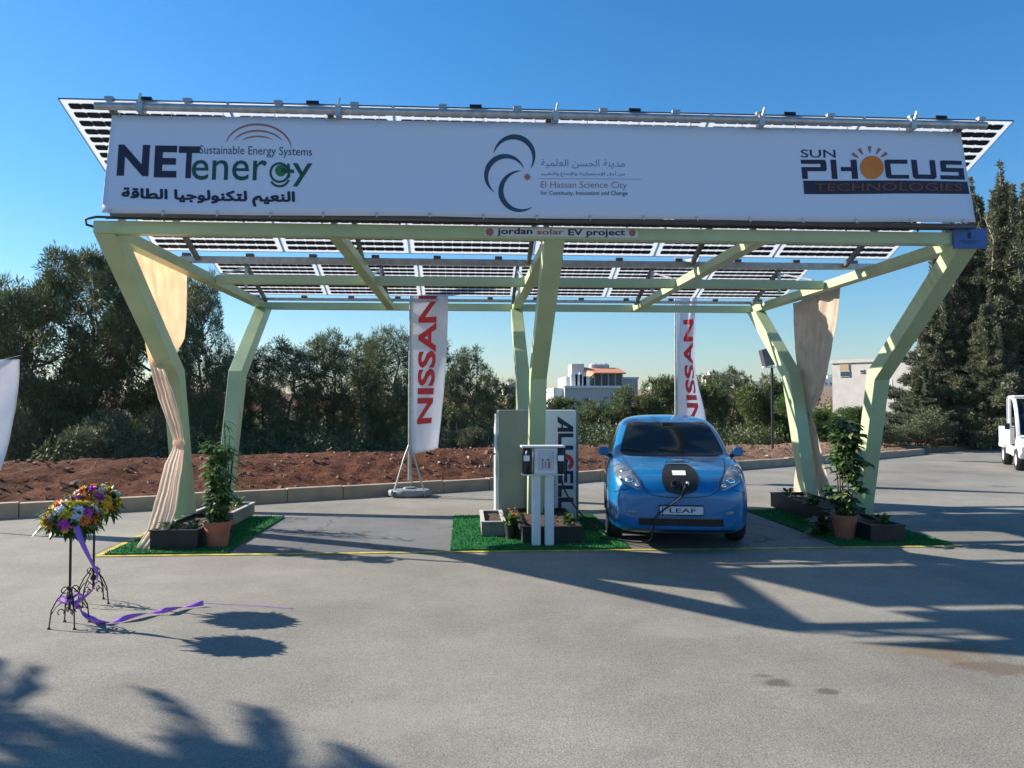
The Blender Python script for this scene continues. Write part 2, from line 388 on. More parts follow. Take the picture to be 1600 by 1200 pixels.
for x0, x1 in ((XL+.002, XL+.222), (XC-.11, XC+.11), (XR-.222, XR-.002)):
    for pr in (FRONT, REAR):
        mb = MB(); mb.prism(pr, lambda u, v, d: (d, u, v), x0, x1)
        o = cpart('leg', mb, M_GREEN, bevel=.01)
        f = [p for p in pr if p[1] == 0]; yc = (f[0][0]+f[1][0])/2
        q = MB(); q.span((x0-.06, yc-.2, .022), (x1+.06, yc+.2, .04))
        for sx in (-.03, .03):
            for sy in (-.15, .15): q.lathe([(.016, .04), (.016, .07)], ((x0 if sx < 0 else x1)+sx, yc+sy, 0), 8)
        cpart('base_plate', q, M_GREEN)
# no film is built on the beams: a bump in the green paint stands in
# roof rows: (front y, front z, rear y, rear z)
ROW1 = ((8.15, 4.88), (10.72, 3.82)); ROW2 = ((13.0, 4.17), (14.36, 3.72))
PX0, PX1 = -4.22, 6.12; PW = (PX1-PX0)/6; PD = 1.335
def panel_mesh():
    mb = MB(); w, d = PW-.022, PD
    mb.span((-w/2, -d/2, -.004), (w/2, d/2, .004)); mb.cur = 1
    cw, ch, pu, pv = .1285, .081, .1315, .1265
    for i in range(12):
        for j in range(10):
            cx = (i-5.5)*pu; cy = (j-4.5)*pv; c = .016
            pl = [(-cw/2+c, -ch/2), (cw/2-c, -ch/2), (cw/2, -ch/2+c*.8), (cw/2, ch/2-c*.8), (cw/2-c, ch/2), (-cw/2+c, ch/2), (-cw/2, ch/2-c*.8), (-cw/2, -ch/2+c*.8)]
            mb.prism(pl, lambda u, v, q: (cx+u, cy+v, q), -.006, .006)
    mb.cur = 2
    e = .006
    for a, b in (((-w/2-e, -d/2-e, -.007), (w/2+e, -d/2, .007)), ((-w/2-e, d/2, -.007), (w/2+e, d/2+e, .007)), ((-w/2-e, -d/2, -.007), (-w/2, d/2, .007)), ((w/2, -d/2, -.007), (w/2+e, d/2, .007))): mb.span(a, b)
    return mb.mesh('solar_panel')
pm = panel_mesh()
for k in (M_SHEET, M_CELL, M_ALU): pm.materials.append(k)
jb = MB(); jb.box((0, 0, 0), (.13, .07, .03)); jb.tube([(-.06, 0, .0), (-.2, .02, .012), (-.4, .03, -.012)], .006, 6); jb.tube([(.06, 0, 0), (.2, .02, .012), (.4, .03, -.012)], .006, 6)
jbm = jb.mesh('junction_box'); jbm.materials.append(M_DARK)
def row_frame(row, t):
    (ya, za), (yb, zb) = row; return Vector((0, ya+(yb-ya)*t, za+(zb-za)*t))
for row, cnt in ((ROW1, 2), (ROW2, 1)):
    (ya, za), (yb, zb) = row; L_ = math.hypot(yb-ya, zb-za); ang = math.atan2(zb-za, yb-ya)
    for j in range(cnt):
        s = PD/2 + j*(L_-PD) if cnt > 1 else L_/2
        p = row_frame(row, s/L_)
        for i in range(6):
            o = bpy.data.objects.new('solar_panel', pm); COL.objects.link(o); o.parent = cp
            sh = .04 if row is ROW2 else 0
            o.location = Vector((PX0+PW*(i+.5)-sh, p.y, p.z))-cp.location; o.rotation_euler = (ang, 0, 0)
            if j == 0 and row is ROW1:
                b = bpy.data.objects.new('junction_box', jbm); COL.objects.link(b); b.parent = o; b.location = (.02, -PD/2+.02, .028)
# rafters, purlins, posts
RX = (-3.68, -1.43, XC-.09, 3.24, 5.5)
for x in RX:
    for row, e0, e1 in ((ROW1, .0, 1.02), (ROW2, -.05, 1.04)):
        a = row_frame(row, e0)+Vector((x, 0, -.075)); b = row_frame(row, e1)+Vector((x, 0, -.075))
        mb = MB(); mb.bar(a, b, .055, .06); cpart('rafter', mb, M_ALU)
    mb = MB(); mb.span((x-.03, 8.41, H0+BH), (x+.03, 8.47, 4.66)); cpart('post', mb, M_STEEL)
    mb = MB(); mb.span((x-.02, 13.1, H0+BH), (x+.02, 13.14, 4.05)); mb.bar((x, 11.82, H0+BH+.02), (x, 13.1, 4.0), .025, .025); cpart('post', mb, M_STEEL)
for (x0, x1, y, z, w, h) in ((-3.93, 5.95, 10.82, 3.715, .07, .09), (-4.0, 6.1, 14.42, 3.66, .06, .05)):
    mb = MB(); mb.span((x0, y-w/2, z-h/2), (x1, y+w/2, z+h/2)); pr_ = cpart('purlin', mb, M_STEEL, bevel=.006)
    q = MB(); q.span((-.05, -.05, 0), (.05, .03, .04)); cm_ = q.mesh('clamp'); cm_.materials.append(M_ALU)
    for i in range(6):
        for f in (.22, .72):
            cl = bpy.data.objects.new('clamp', cm_); COL.objects.link(cl); cl.parent = pr_; cl.location = Vector((PX0+PW*(i+f), y, z+h/2))-cp.location
tr = MB(); tr.tube([(-3.81, 8.09, 4.79), (1, 8.09, 4.805), (5.75, 8.09, 4.80)], .04, 14)
rail = cpart('top_rail', tr, M_STEEL, smooth=40)
q = MB(); q.span((-.042, -.03, .075), (.042, .03, .112)); q.span((-.025, -.02, .03), (.025, .02, .075)); cm_ = q.mesh('clamp'); cm_.materials.append(M_STEEL)
for i in range(6):
    for f in (.24, .70):
        cl = bpy.data.objects.new('clamp', cm_); COL.objects.link(cl); cl.parent = rail; cl.location = Vector((PX0+PW*(i+f)+.12, 8.13, 4.79))-cp.location
q = MB(); q.span((-.03, -.05, -.06), (.03, .06, .055)); q.tube([(0, -.05, .03), (.02, -.07, .12)], .012, 6); bm_ = q.mesh('bracket'); bm_.materials.append(M_STEEL)
for xx in (-3.35, -1.33, .96, 3.2, 4.9):
    cl = bpy.data.objects.new('bracket', bm_); COL.objects.link(cl); cl.parent = rail; cl.location = Vector((xx, 8.09, 4.79))-cp.location
mb = MB(); mb.tube([(-3.72, 8.27, 3.715), (5.72, 8.27, 3.715)], .03, 10)
cpart('lower_rail', mb, M_ALU, smooth=40)
mb = MB(); mb.tube([(-3.72, 8.35, 3.70), (-3.9, 8.34, 3.70), (-4.02, 8.36, 3.68), (-4.03, 8.4, 3.63), (-3.93, 8.42, 3.6)], .014, 8)
mb.tube([(-3.8, 8.33, 3.69), (-2, 8.33, 3.686), (0, 8.33, 3.69), (2, 8.33, 3.686), (4, 8.33, 3.688), (5.8, 8.33, 3.7)], .014, 8)
for xx in np.arange(-3.2, 5.6, .83): mb.tube([(xx, 8.34, 3.67), (xx, 8.31, 3.69), (xx, 8.34, 3.715)], .012, 6)
cpart('conduit', mb, M_DARK, smooth=60)

# ------------------------------------------------------------------ lettering
def text_geo(s, bold=0.0, shear=0.0, res=3):
    c = bpy.data.curves.new('lettering', 'FONT'); c.body = s; c.size = 1; c.offset = bold; c.shear = shear; c.resolution_u = res; c.fill_mode = 'FRONT'
    o = bpy.data.objects.new('lettering', c); COL.objects.link(o)
    dg = bpy.context.evaluated_depsgraph_get(); dg.update()
    m = bpy.data.meshes.new_from_object(o.evaluated_get(dg))
    bm = bmesh.new(); bm.from_mesh(m); bmesh.ops.triangulate(bm, faces=bm.faces)
    for _ in range(4):
        es = [e for e in bm.edges if e.calc_length() > .16]
        if not es: break
        bmesh.ops.subdivide_edges(bm, edges=es, cuts=1); bmesh.ops.triangulate(bm, faces=bm.faces)
    bm.to_mesh(m); bm.free()
    v = [(p.co.x, p.co.y) for p in m.vertices]; f = [tuple(p.vertices) for p in m.polygons]
    bpy.data.objects.remove(o); bpy.data.curves.remove(c); bpy.data.meshes.remove(m)
    return v, f
def fit(geo, fn, u0, u1, v0, v1):
    v, f = geo
    xs_ = [p[0] for p in v]; ys_ = [p[1] for p in v]; a, b, c, d = min(xs_), max(xs_), min(ys_), max(ys_)
    mb = MB(); mb.add([fn(u0+(x-a)/(b-a)*(u1-u0), v0+(y-c)/(d-c)*(v1-v0)) for x, y in v], f); return mb
FORMS = {}
for cpn in range(0xFE80, 0xFEFD):
    dec = unicodedata.decomposition(chr(cpn)).split()
    if len(dec) >= 2: FORMS[(''.join(chr(int(h, 16)) for h in dec[1:]), dec[0])] = chr(cpn)
def arabic(s):
    for a in ('\u0627', '\u0623', '\u0625'): s = s.replace('\u0644'+a, chr(0xE000+ord(a) % 256))
    lig = {chr(0xE000+ord(a) % 256): '\u0644'+a for a in ('\u0627', '\u0623', '\u0625')}
    ch = [lig.get(c, c) for c in s]
    def joins_next(c): return (c, '<initial>') in FORMS
    def joins_prev(c): return (c, '<final>') in FORMS
    out = []
    for i, c in enumerate(ch):
        p = i > 0 and joins_next(ch[i-1]) and joins_prev(c)
        n_ = i+1 < len(ch) and joins_next(c) and joins_prev(ch[i+1])
        k = '<medial>' if p and n_ else '<final>' if p else '<initial>' if n_ else '<isolated>'
        out.append(FORMS.get((c, k), c))
    return ''.join(reversed(out))

# banner: top edge tied to the top rail, bottom edge to the lower rail
BT = (8.16, 4.70); BB = (8.11, 3.755)
def bpt(px, py, off=0.0):
    d = ray(px, py); n_ = Vector((0, -(BT[1]-BB[1]), BT[0]-BB[0])).normalized(); o = Vector((0, BT[0], BT[1]))
    t = (o-CP).dot(n_)/d.dot(n_); p = CP+d*t
    w = .014*math.sin(p.x*2.1+p.z*2.5)+.012*noise.noise((p.x*1.1, p.z*2.5, 2))+.006*noise.noise((p.x*.8+p.z*3, p.z*5, 7))
    return p + n_*(off+w)
bl, br = bpt(174, 179), bpt(1503, 206); cl_, cr_ = bpt(160, 333), bpt(1523, 348)
bn = thing('banner', 'long white vinyl banner with company logos across the canopy front', 'banner', (XC, 8.12, 3.75))
mb = MB(); rows = []
for j in range(13):
    t = j/12; y0 = 179+(333-179)*t; y1 = 206+(348-206)*t; xa = 174+(160-174)*t; xb = 1503+(1523-1503)*t
    rows.append([bpt(xa+(xb-xa)*i/90, y0+(y1-y0)*i/90) for i in range(91)])
mb.grid(rows); obj('sheet', mb, M_BANNER, bn, world=True, smooth=180, solid=.003)
OFF = .0045
q = MB(); q.lathe([(.008, 0), (.016, .002), (.017, .004), (.009, .006)], n=12, M=Matrix.Rotation(PI/2, 3, 'X')); em_ = q.mesh('eyelet', smooth=60); em_.materials.append(M_STEEL)
q = MB(); q.tube([(0, -.006, 0), (.004, .0, .03), (0, .02, .06)], .004, 6); tm_ = q.mesh('tie_cord'); tm_.materials.append(M_WHITE)
for i in range(17):
    for top in (1, 0):
        f = (i+.12)/16.3; pxx = 176+(1500-176)*f if top else 163+(1519-163)*f; pyy = (181.5+27*f) if top else (330.5+15*f)
        p = bpt(pxx, pyy, .006); o = bpy.data.objects.new('eyelet', em_); COL.objects.link(o); o.parent = bn; o.location = p-bn.location
        o = bpy.data.objects.new('tie_cord', tm_); COL.objects.link(o); o.parent = bn; o.location = p-bn.location
        if not top: o.rotation_euler = (PI*.85, 0, 0)
def slope(px): return (px-160)/1350*.0  # image rows already follow the tilt
def bfn(lin): return lambda u, v: bpt(u, v+lin*(u), OFF)
def lettering(name, s, m, u0, u1, vt, vb, tilt=0.0, bold=0, slant=0.0, shear=0):
    # box in photo points; tilt = rows dropped per column, slant = columns per row
    um = (u0+u1)/2; vm = (vt+vb)/2
    mb = fit(text_geo(s, bold, shear), lambda u, v: bpt(u+(v-vm)*slant, v+(u-um)*tilt, OFF), u0, u1, vb, vt)
    return obj(name, mb, m, bn, world=True, fix=False)
def heavy(name, s, m, u0, u1, vt, vb, tilt, wt, par=None):
    # heavy weight: the glyphs laid several times, each a hair above the last
    g_ = text_geo(s); um = (u0+u1)/2; mb = MB()
    for k, (du, dv) in enumerate(((0, 0), (wt, 0), (-wt, 0), (0, wt*.8), (0, -wt*.8), (wt*.7, wt*.6), (-wt*.7, -wt*.6), (wt*.7, -wt*.6), (-wt*.7, wt*.6))):
        q = fit(g_, lambda u, v: bpt(u+du, v+dv+(u-um)*tilt, OFF+k*.0003), u0, u1, vb, vt); mb.add(q.v, q.f)
    return obj(name, mb, m, bn, world=True, fix=False)
def sheet(name, q, m, off, nu=40, nv=3):
    (a, b, c, d) = q; mb = MB()
    def P(u, v):
        x = (a[0]+(b[0]-a[0])*u)*(1-v)+(d[0]+(c[0]-d[0])*u)*v; y = (a[1]+(b[1]-a[1])*u)*(1-v)+(d[1]+(c[1]-d[1])*u)*v; return bpt(x, y, off)
    mb.grid([[P(i/nu, j/nv) for i in range(nu+1)] for j in range(nv+1)]); return obj(name, mb, m, bn, world=True, fix=False)
def polys(name, pls, m, tilt=0.0, um=0, parent=None, fn=None):
    mb = MB(); fn = fn or (lambda u, v: bpt(u, v+(u-um)*tilt, OFF))
    for pl in pls: mb.add([fn(u, v) for u, v in pl], [tuple(range(len(pl)))])
    return obj(name, mb, m, parent or bn, world=True, fix=False)
def arcband(c, r, a0, a1, wmax, asp=1.0, n=36, taper=.8, wmin=0):
    out = []
    pts = []
    for i in range(n+1):
        t = i/n; a = R(a0+(a1-a0)*t); w = max(wmin, wmax*max(0, math.sin(PI*t))**taper)
        pts.append(((c[0]+r*math.cos(a), c[1]-r*asp*math.sin(a)), (c[0]+(r-w)*math.cos(a), c[1]-(r-w)*asp*math.sin(a))))
    return [[p[0], q[0], q[1], p[1]] for p, q in zip(pts, pts[1:])]
def disc(c, r, asp=1.0, n=28): return [[(c[0]+r*math.cos(2*PI*k/n), c[1]+r*asp*math.sin(2*PI*k/n)) for k in range(n)]]
TL = .022
lettering('lettering', 'N', M_NAVY, 184, 233, 226, 275, .01, .035, -.06)
lettering('lettering', 'E', M_NAVY, 241, 276, 227, 277, .01, .035, -.05)
lettering('lettering', 'T', M_NAVY, 278, 311, 228, 278, .01, .035, -.05)
lettering('lettering', 'ener', M_INKGREEN, 299, 417, 250, 281.5, .016, .004, -.05)
lettering('lettering', 'y', M_INKGREEN, 457, 488, 256, 292, .016, .004, -.05)
# the g: ring, stem, tail, green dot and plug
polys('lettering', arcband((437, 270), 16, 0, 360, 3.6, 1.0, 36, 0, 3.6)+arcband((437, 276), 17, -20, -150, 3.6, 1.0, 20, 0, 3.6)+[[(449, 256), (453, 256.3), (454, 276), (450, 280)]], M_INKGREEN)
polys('logo', disc((439, 267), 9), M_LGREEN)
mbp = [[(440, 263), (448, 264.5), (460, 266), (460, 271), (448, 271), (440, 270)]]
polys('logo', [[(u, v+.0) for u, v in mbp[0]]], M_INKGREEN, fn=lambda u, v: bpt(u, v, OFF*2))
lettering('lettering', 'Sustainable Energy Systems', M_TEAL, 311, 488, 229, 246, .028, 0.002, -.05)
polys('logo', arcband((404, 231), 52, 170, 0, 4.5, .72, 40, .6)+arcband((404, 229), 41, 162, 22, 4.8, .62, 40, .6)+arcband((404, 226), 28, 155, 35, 5, .48, 40, .6), M_BROWN, .03, 404)
heavy('lettering', arabic('النعيم لتكنولوجيا الطاقة'), M_NAVY, 192, 460, 297, 320, .022, 1.25)
# three crescents and star
S3 = lambda p: (730+p[0]/5.714, 190+p[1]/5.714)
for c, r, a0, a1 in (((422, 302), 187, 175, -40), ((333, 470), 182, 17, 242), ((463, 620), 185, 82, 311)):
    polys('logo', arcband(S3(c), r/5.714, a0, a1, 47/5.714, 1.0, 40, .8), M_TEAL)
star = []
for k in range(16):
    a = 2*PI*k/16; rr = 7 if k % 2 == 0 else 3.4; star.append((824+rr*math.cos(a), 276+rr*math.sin(a)))
polys('logo', [[star[k], star[(k+1) % 16], (824, 276)] for k in range(16)], M_BROWN)
lettering('lettering', arabic('مدينة الحسن العلمية'), M_GREYINK, 845, 976, 249.5, 264, .012)
lettering('lettering', arabic('من أجل الإستمرارية والإبداع والتغيير'), M_TEAL, 845, 976, 268, 276.5, .012)
sheet('logo', [(842, 278.8), (1002, 280.6), (1002, 281.2), (842, 279.4)], M_GREYINK, OFF, 30, 1)
lettering('lettering', 'El Hassan Science City', M_PINKINK, 845, 979, 284, 297, .014, .002)
lettering('lettering', 'for Continuity, Innovation and Change', M_TEAL, 845, 980, 298.5, 307, .014, .006)
# right-hand logo
lettering('lettering', 'SUN', M_NAVY, 1251, 1305, 234, 246.5, .01, .008, .1)
def ph(pls): return [[(u+(v-250)*.09, v) for u, v in pl] for pl in pls]
def rc(a, b, c, d): return [(a, b), (c, b), (c, d), (a, d)]
def letters():
    o = []
    y0, y1, y2, y3, y4, y5 = 249.5, 256, 261, 267.5, 272.5, 279.5
    o += [rc(1251, y0, 1288, y1), [(1288, y0), (1290.5, y1-3), (1290.5, y3-3), (1288, y3), (1281, y3), (1281, y0)], rc(1251, y2, 1281, y3), rc(1251, y3, 1260, y5)]
    o += [rc(1297, y0, 1306, y5)]
    o += [rc(1312, y2, 1328, y3), rc(1328, y0, 1337.5, y5)]
    o += [[(1380, y1), (1380, y0+2), (1383, y0), (1416, y0), (1416, y1)], rc(1380, y1, 1389, y4+1), [(1380, y4+1), (1416, y4+1), (1416, y5), (1384, y5), (1380, y5-3)]]
    o += [rc(1422, y0, 1431, y4), rc(1451, y0, 1460, y4), [(1422, y4), (1460, y4), (1460, y5-3), (1456, y5), (1426, y5), (1422, y5-3)]]
    o += [rc(1470, y0, 1503, y1), rc(1468, y0+1, 1477, y3), rc(1477, y2, 1505, y3), rc(1496, y3, 1505, y5), rc(1466, y4+.5, 1496, y5)]
    return o
polys('lettering', ph(letters()), M_NAVY, .006, 1251)
polys('logo', disc((1361, 262.5), 18.3), M_ORANGE, fn=lambda u, v: bpt(u, v, OFF*1.6))
rays = []
for a in (-52, -29, 0, 27, 50):
    c, s = math.sin(R(a)), -math.cos(R(a)); px_, py_ = -s, c
    def q(r, w): return (1358+c*r*1.15+px_*w, 259+s*r+py_*w)
    rays.append([q(19.5, -.9), q(19.5, .9), q(30, 3), q(30, -3)])
polys('logo', rays, M_BROWN)
sheet('logo', [(1255, 282), (1511, 284), (1514, 303.5), (1257, 303)], M_NAVY, OFF, 44, 4)
mb = fit(text_geo('TECHNOLOGIES', .004), lambda u, v: bpt(u, v+(u-1380)*.003, OFF*2.2), 1272, 1502, 299, 287)
obj('lettering', mb, mat('dull_orange_ink', (.17, .055, .02), .6), bn, world=True, fix=False)

# name strip on the front beam
sg = thing('sign', 'white strip sign reading jordan solar EV project on the front beam', 'sign', (.8, 8.33, 3.54))
def spt(px, py, off=0): return onplane(px, py, 1, 8.341-off)
a = spt(757, 356); b = spt(997, 371.5)
mb = MB(); mb.span((a.x, 8.341, b.z), (b.x, 8.348, a.z)); obj('panel', mb, M_SIGN, sg, world=True)
for s, m, u0, u1, vt, vb in (('jordan', M_NAVY, 777, 832, 356, 369), ('solar', M_BROWN, 839, 881, 358, 366.5), ('EV project', M_NAVY, 888, 977, 358, 371)):
    obj('lettering', fit(text_geo(s, .022), lambda u, v: spt(u, v, .004), u0, u1, vb, vt), m, sg, world=True, fix=False)
polys('emblem', disc((765, 362.5), 5.5)+[[(765+7.5*math.cos(a), 362.5+7.5*math.sin(a)), (765+5*math.cos(a-.3), 362.5+5*math.sin(a-.3)), (765+5*math.cos(a+.3), 362.5+5*math.sin(a+.3))] for a in np.arange(0, 6.2, .7)], M_BROWN, parent=sg, fn=lambda u, v: spt(u, v, .003))
polys('emblem', disc((988, 364.5), 4.8)+[[(988+7.5*math.cos(a), 364.5+7.5*math.sin(a)), (988+4*math.cos(a-.35), 364.5+4*math.sin(a-.35)), (988+4*math.cos(a+.35), 364.5+4*math.sin(a+.35))] for a in (-2.7, -2.1, -1.57, -1.0, -.4)], M_BROWN, parent=sg, fn=lambda u, v: spt(u, v, .003))
# blue plate on the right corner
sg = thing('sign', 'small blue plate on the right front corner of the canopy', 'sign', (5.75, 8.3, 3.5))
def spt2(px, py, off=0): return onplane(px, py, 1, 8.31-off)
a = spt2(1490, 356); b = spt2(1543, 388.5)
mb = MB(); mb.span((a.x, 8.31, b.z), (b.x, 8.335, a.z)); obj('plate', mb, M_BLUESIGN, sg, world=True, bevel=.004)
polys('emblem', disc((1515, 370), 2.6)+[[(1512, 364.5), (1515, 362), (1518, 364.5), (1517, 368), (1513, 368)], rc(1500, 376, 1530, 376.9), rc(1504, 379.2, 1526, 380)], M_NAVY, parent=sg, fn=lambda u, v: spt2(u, v, .003))

# ------------------------------------------------------------------ curtains
def drape(rows, pl, amp, nf, seed, n=44, m=46):
    """rows: (row, left, right) silhouette points lying on plane fn pl(px,py); folds push along x"""
    rnd = random.Random(seed); ph_ = [rnd.uniform(0, 6) for _ in range(4)]
    P = []
    ys_ = [r[0] for r in rows]
    for j in range(m+1):
        y = ys_[0]+(ys_[-1]-ys_[0])*j/m
        for r0, r1 in zip(rows, rows[1:]):
            if r0[0] <= y <= r1[0]+1e-6:
                t = (y-r0[0])/(r1[0]-r0[0]); t2 = t*t*(3-2*t)*.5+t*.5
                xa = r0[1]+(r1[1]-r0[1])*t2; xb = r0[2]+(r1[2]-r0[2])*t2
                sa = r0[3]+(r1[3]-r0[3])*t if len(r0) > 3 else 0; sb = r0[4]+(r1[4]-r0[4])*t if len(r0) > 3 else 0
        row = []
        for i in range(n+1):
            u = i/n; p = pl(xa+(xb-xa)*u, y+sa*(1-u)+sb*u)
            w = abs(xb-xa)/80
            uu = u+.10*noise.noise((u*2.5, y*.012, seed)); d = amp*(math.sin(2*PI*nf*uu+ph_[0]+.012*y)*.55+math.sin(2*PI*nf*2.3*uu+ph_[1]+.02*y)*.3+.9*noise.noise((u*6, y*.018, seed+4)))*(.3+.7*min(1, w*1.2))*max(0, math.sin(PI*u))**.4*(.6 if y > 690 and nf == 4 and amp < .048 else 1)
            row.append(p+Vector((d, 0, 0)) if True else p)
        P.append(row)
    return P
def curtain(name, label, rows, plf, m, seed, tie, loc, amp):
    t = thing(name, label, 'curtain', loc, group='satin curtains tied on the canopy sides')
    mb = MB(); mb.grid(drape(rows, plf, amp, 4, seed)); obj('cloth', mb, m, t, world=True, smooth=180, solid=.003)
    (ta, tb) = tie; a = plf(*ta); b = plf(*tb)
    q = MB(); c = (a+b)/2; r = (a-b).length/2*.72
    q.lathe([(r*.98+.01, -.03), (r+.016, 0), (r*.98+.01, .03)], c, 16, Matrix(((.6, 0, 0), (0, .6, 0), (0, 0, 1))) if abs(a.x-b.x) < abs(a.y-b.y) else Matrix(((1, 0, 0), (0, .5, 0), (0, 0, 1))))
    obj('tie', q, m, t, world=True, smooth=60)
    return t
def left_fall(px, py):
    # hangs outside the side beam, then is drawn round in front of the leg and trails forward
    a = onplane(px, py, 0, -4.02)
    q = max(0, py-692)/168; y0 = 9.96-q*.68; k_ = .6-.4*q   # the fall slants: its left edge lies farther back
    n_ = Vector((k_, 1, 0)); o_ = Vector((-3.86, y0, 0)); d = ray(px, py); b = CP+d*((o_-CP).dot(n_)/d.dot(n_))
    k = smooth01((py-548)/30); return a*(1-k)+b*k
CL = [(384, 208, 292, 0, 40), (440, 213, 292, -8, 16), (500, 221, 291, 0, 0), (532, 226, 288), (548, 229, 276), (570, 234, 253), (590, 239, 261), (620, 247, 272), (645, 256, 279), (665, 264, 284), (692, 272, 287), (702, 269, 287), (730, 256, 285), (760, 249, 281), (792, 240, 277), (815, 234, 270), (833, 229, 259), (846, 218, 250), (860, 211, 238)]
CL = [r if len(r) > 3 else (*r, 0, 0) for r in CL]
curtain('curtain', 'peach satin curtain tied back beside the left front leg', CL, left_fall, M_CLOTH, 3, ((272, 692), (287, 692)), (-4.02, 10.3, 0), .045)
CR = [(460, 1239, 1313, 14, -14), (480, 1240, 1311, 2, -6), (500, 1240, 1308, 0, 0), (540, 1242, 1300), (580, 1246, 1293), (610, 1249, 1286), (635, 1251, 1274), (650, 1251, 1268), (665, 1251, 1274), (690, 1248, 1280), (720, 1245, 1287), (750, 1241, 1294), (786, 1238, 1303)]
CR = [r if len(r) > 3 else (*r, 0, 0) for r in CR]
curtain('curtain', 'champagne satin curtain tied beside the right rear leg', CR, lambda u, v: onplane(u, v, 0, 5.93), M_CLOTH2, 8, ((1251, 650), (1268, 650)), (5.93, 12.6, 0), .05)

# ------------------------------------------------------------------ charging cabinets and pedestal
t = thing('charging_cabinet', 'tall olive grey charging cabinet left of the middle leg', 'cabinet', (.71, 11.3, 0))
mb = MB(); mb.span((.47, 11.0, .06), (.965, 11.62, 1.63)); obj('body', mb, M_CAB, t, world=True, bevel=.012)
mb = MB(); mb.span((.435, 11.05, .1), (.467, 11.58, 1.575)); d_ = obj('painted_lit_edge', mb, M_CABW, t, world=True, bevel=.006)  # sunlit left edge of the grey cabinet, painted as a white strip
mb = MB(); mb.tube([(.43, 11.1, 1.0), (.39, 11.08, .99), (.37, 11.07, .93), (.375, 11.07, .74)], .016, 8); obj('handle', mb, M_DARK, t, world=True, smooth=60)
mb = MB(); mb.span((.46, 10.99, 0), (.975, 11.63, .058)); obj('plinth', mb, M_DARK, t, world=True)
mb = MB()
for z in (.5, 1.1): mb.span((.455, 11.09, z), (.47, 11.11, z+.12))
t2 = thing('charging_cabinet', 'tall white charging cabinet with large vertical lettering right of the middle leg', 'cabinet', (1.37, 11.2, 0))
mb = MB(); mb.span((1.13, 11.0, .05), (1.6, 11.56, 1.63)); obj('body', mb, M_CABW, t2, world=True, bevel=.012)
mb = MB(); mb.span((1.602, 11.02, .05), (1.635, 11.55, 1.62)); obj('side_panel', mb, M_CAB, t2, world=True, bevel=.006)
mb = MB(); mb.span((1.15, 11.03, 0), (1.62, 11.55, .048)); obj('plinth', mb, M_DARK, t2, world=True)
def cpt(px, py, off=.004): return onplane(px, py, 1, 11.0-off)
K = lambda u, v: (840+u/6.3125, 640+v/6.3158)
def crop(pl): return [K(u, v) for u, v in pl]
L1 = [[(197, 65), (352, 170), (352, 185), (235, 185), (235, 150), (197, 122)], rc(197, 178, 352, 219),
      rc(202, 234, 352, 273), rc(202, 273, 236, 355), rc(202, 355, 352, 397),
      rc(202, 605, 352, 636), rc(202, 636, 240, 728), rc(322, 636, 352, 728), rc(202, 748, 352, 786), rc(202, 786, 238, 862), rc(202, 868, 352, 912), rc(202, 912, 238, 980)]
polys('lettering', [crop(p) for p in L1], M_NAVY, parent=t2, fn=cpt)
polys('lettering', [[(270, 145), (312, 178), (255, 178), (255, 152)]] and [crop([(252, 150), (300, 178), (252, 178)])], M_CABW, parent=t2, fn=lambda u, v: cpt(u, v, .006))
polys('logo', arcband(K(275, 520), 82/6.3, -62, 242, 42/6.3, 1.0, 40, 0, 42/6.3), M_RED, parent=t2, fn=cpt)
polys('logo', disc(K(276, 508), 25/6.3)+[crop(rc(262, 520, 292, 720))], M_NAVY, parent=t2, fn=lambda u, v: cpt(u, v, .007))
g_ = text_geo('fuel by design', .004)
obj('lettering', fit(([(-y, x) for x, y in g_[0]], g_[1]) if False else ([(y, -x) for x, y in g_[0]], g_[1]), cpt, 860, 868, 800, 736), M_BROWN, t2, world=True, fix=False)

t = thing('charging_pedestal', 'white two-post charging pedestal with a plug holster on each side', 'charger', (.94, 9.22, .02))
for x0, x1 in ((.80, .905), (.955, 1.065)):
    mb = MB(); mb.span((x0, 9.17, .022), (x1, 9.26, .9)); obj('post', mb, M_PED, t, world=True, bevel=.018)
mb = MB(); mb.span((.82, 9.10, .885), (1.10, 9.30, 1.195)); obj('body', mb, M_PED, t, world=True, bevel=.012)
mb = MB(); mb.span((.665, 9.08, 1.197), (1.19, 9.32, 1.222)); obj('top_cover', mb, M_PED, t, world=True, bevel=.011)
mb = MB(); mb.span((.67, 9.11, .868), (1.185, 9.29, .884)); obj('shelf', mb, M_PED, t, world=True, bevel=.006)
mb = MB(); mb.span((.865, 9.095, .93), (1.055, 9.099, 1.17)); pp = obj('front_panel', mb, mat('pedestal_panel', (.5, .5, .52), .4), t, world=True)
mb = MB()
for xx in (.92, .985): mb.lathe([(.011, -.002), (.011, .002)], (xx, 9.092, 1.055), 12, Matrix.Rotation(PI/2, 3, 'X'))
obj('indicator', mb, M_DARK, t, world=True)
mb = MB()
for xx in (.915, .95, .985, 1.0): mb.span((xx, 9.0925, .955), (xx+.012, 9.0945, 1.03))
obj('lettering', mb, M_BROWN, t, world=True)
for sx in (-1, 1):
    xc = .74 if sx < 0 else 1.145
    mb = MB(); mb.span((xc-.055, 9.13, .89), (xc+.055, 9.28, 1.193)); h_ = obj('holster', mb, M_DARK, t, world=True, bevel=.01)
    mb = MB(); mb.tube([(xc-.01*sx, 9.1, 1.15), (xc, 9.08, 1.1), (xc, 9.085, 1.02), (xc+.005*sx, 9.1, .93), (xc, 9.12, .89)], [.035, .04, .034, .026, .02], 10); obj('plug', mb, M_DARK, t, world=True, smooth=50)
    mb = MB(); mb.span((xc-.05, 9.035, 1.045), (xc+.02, 9.05, 1.11)); obj('plug_label', mb, M_WHITE, t, world=True, bevel=.003)

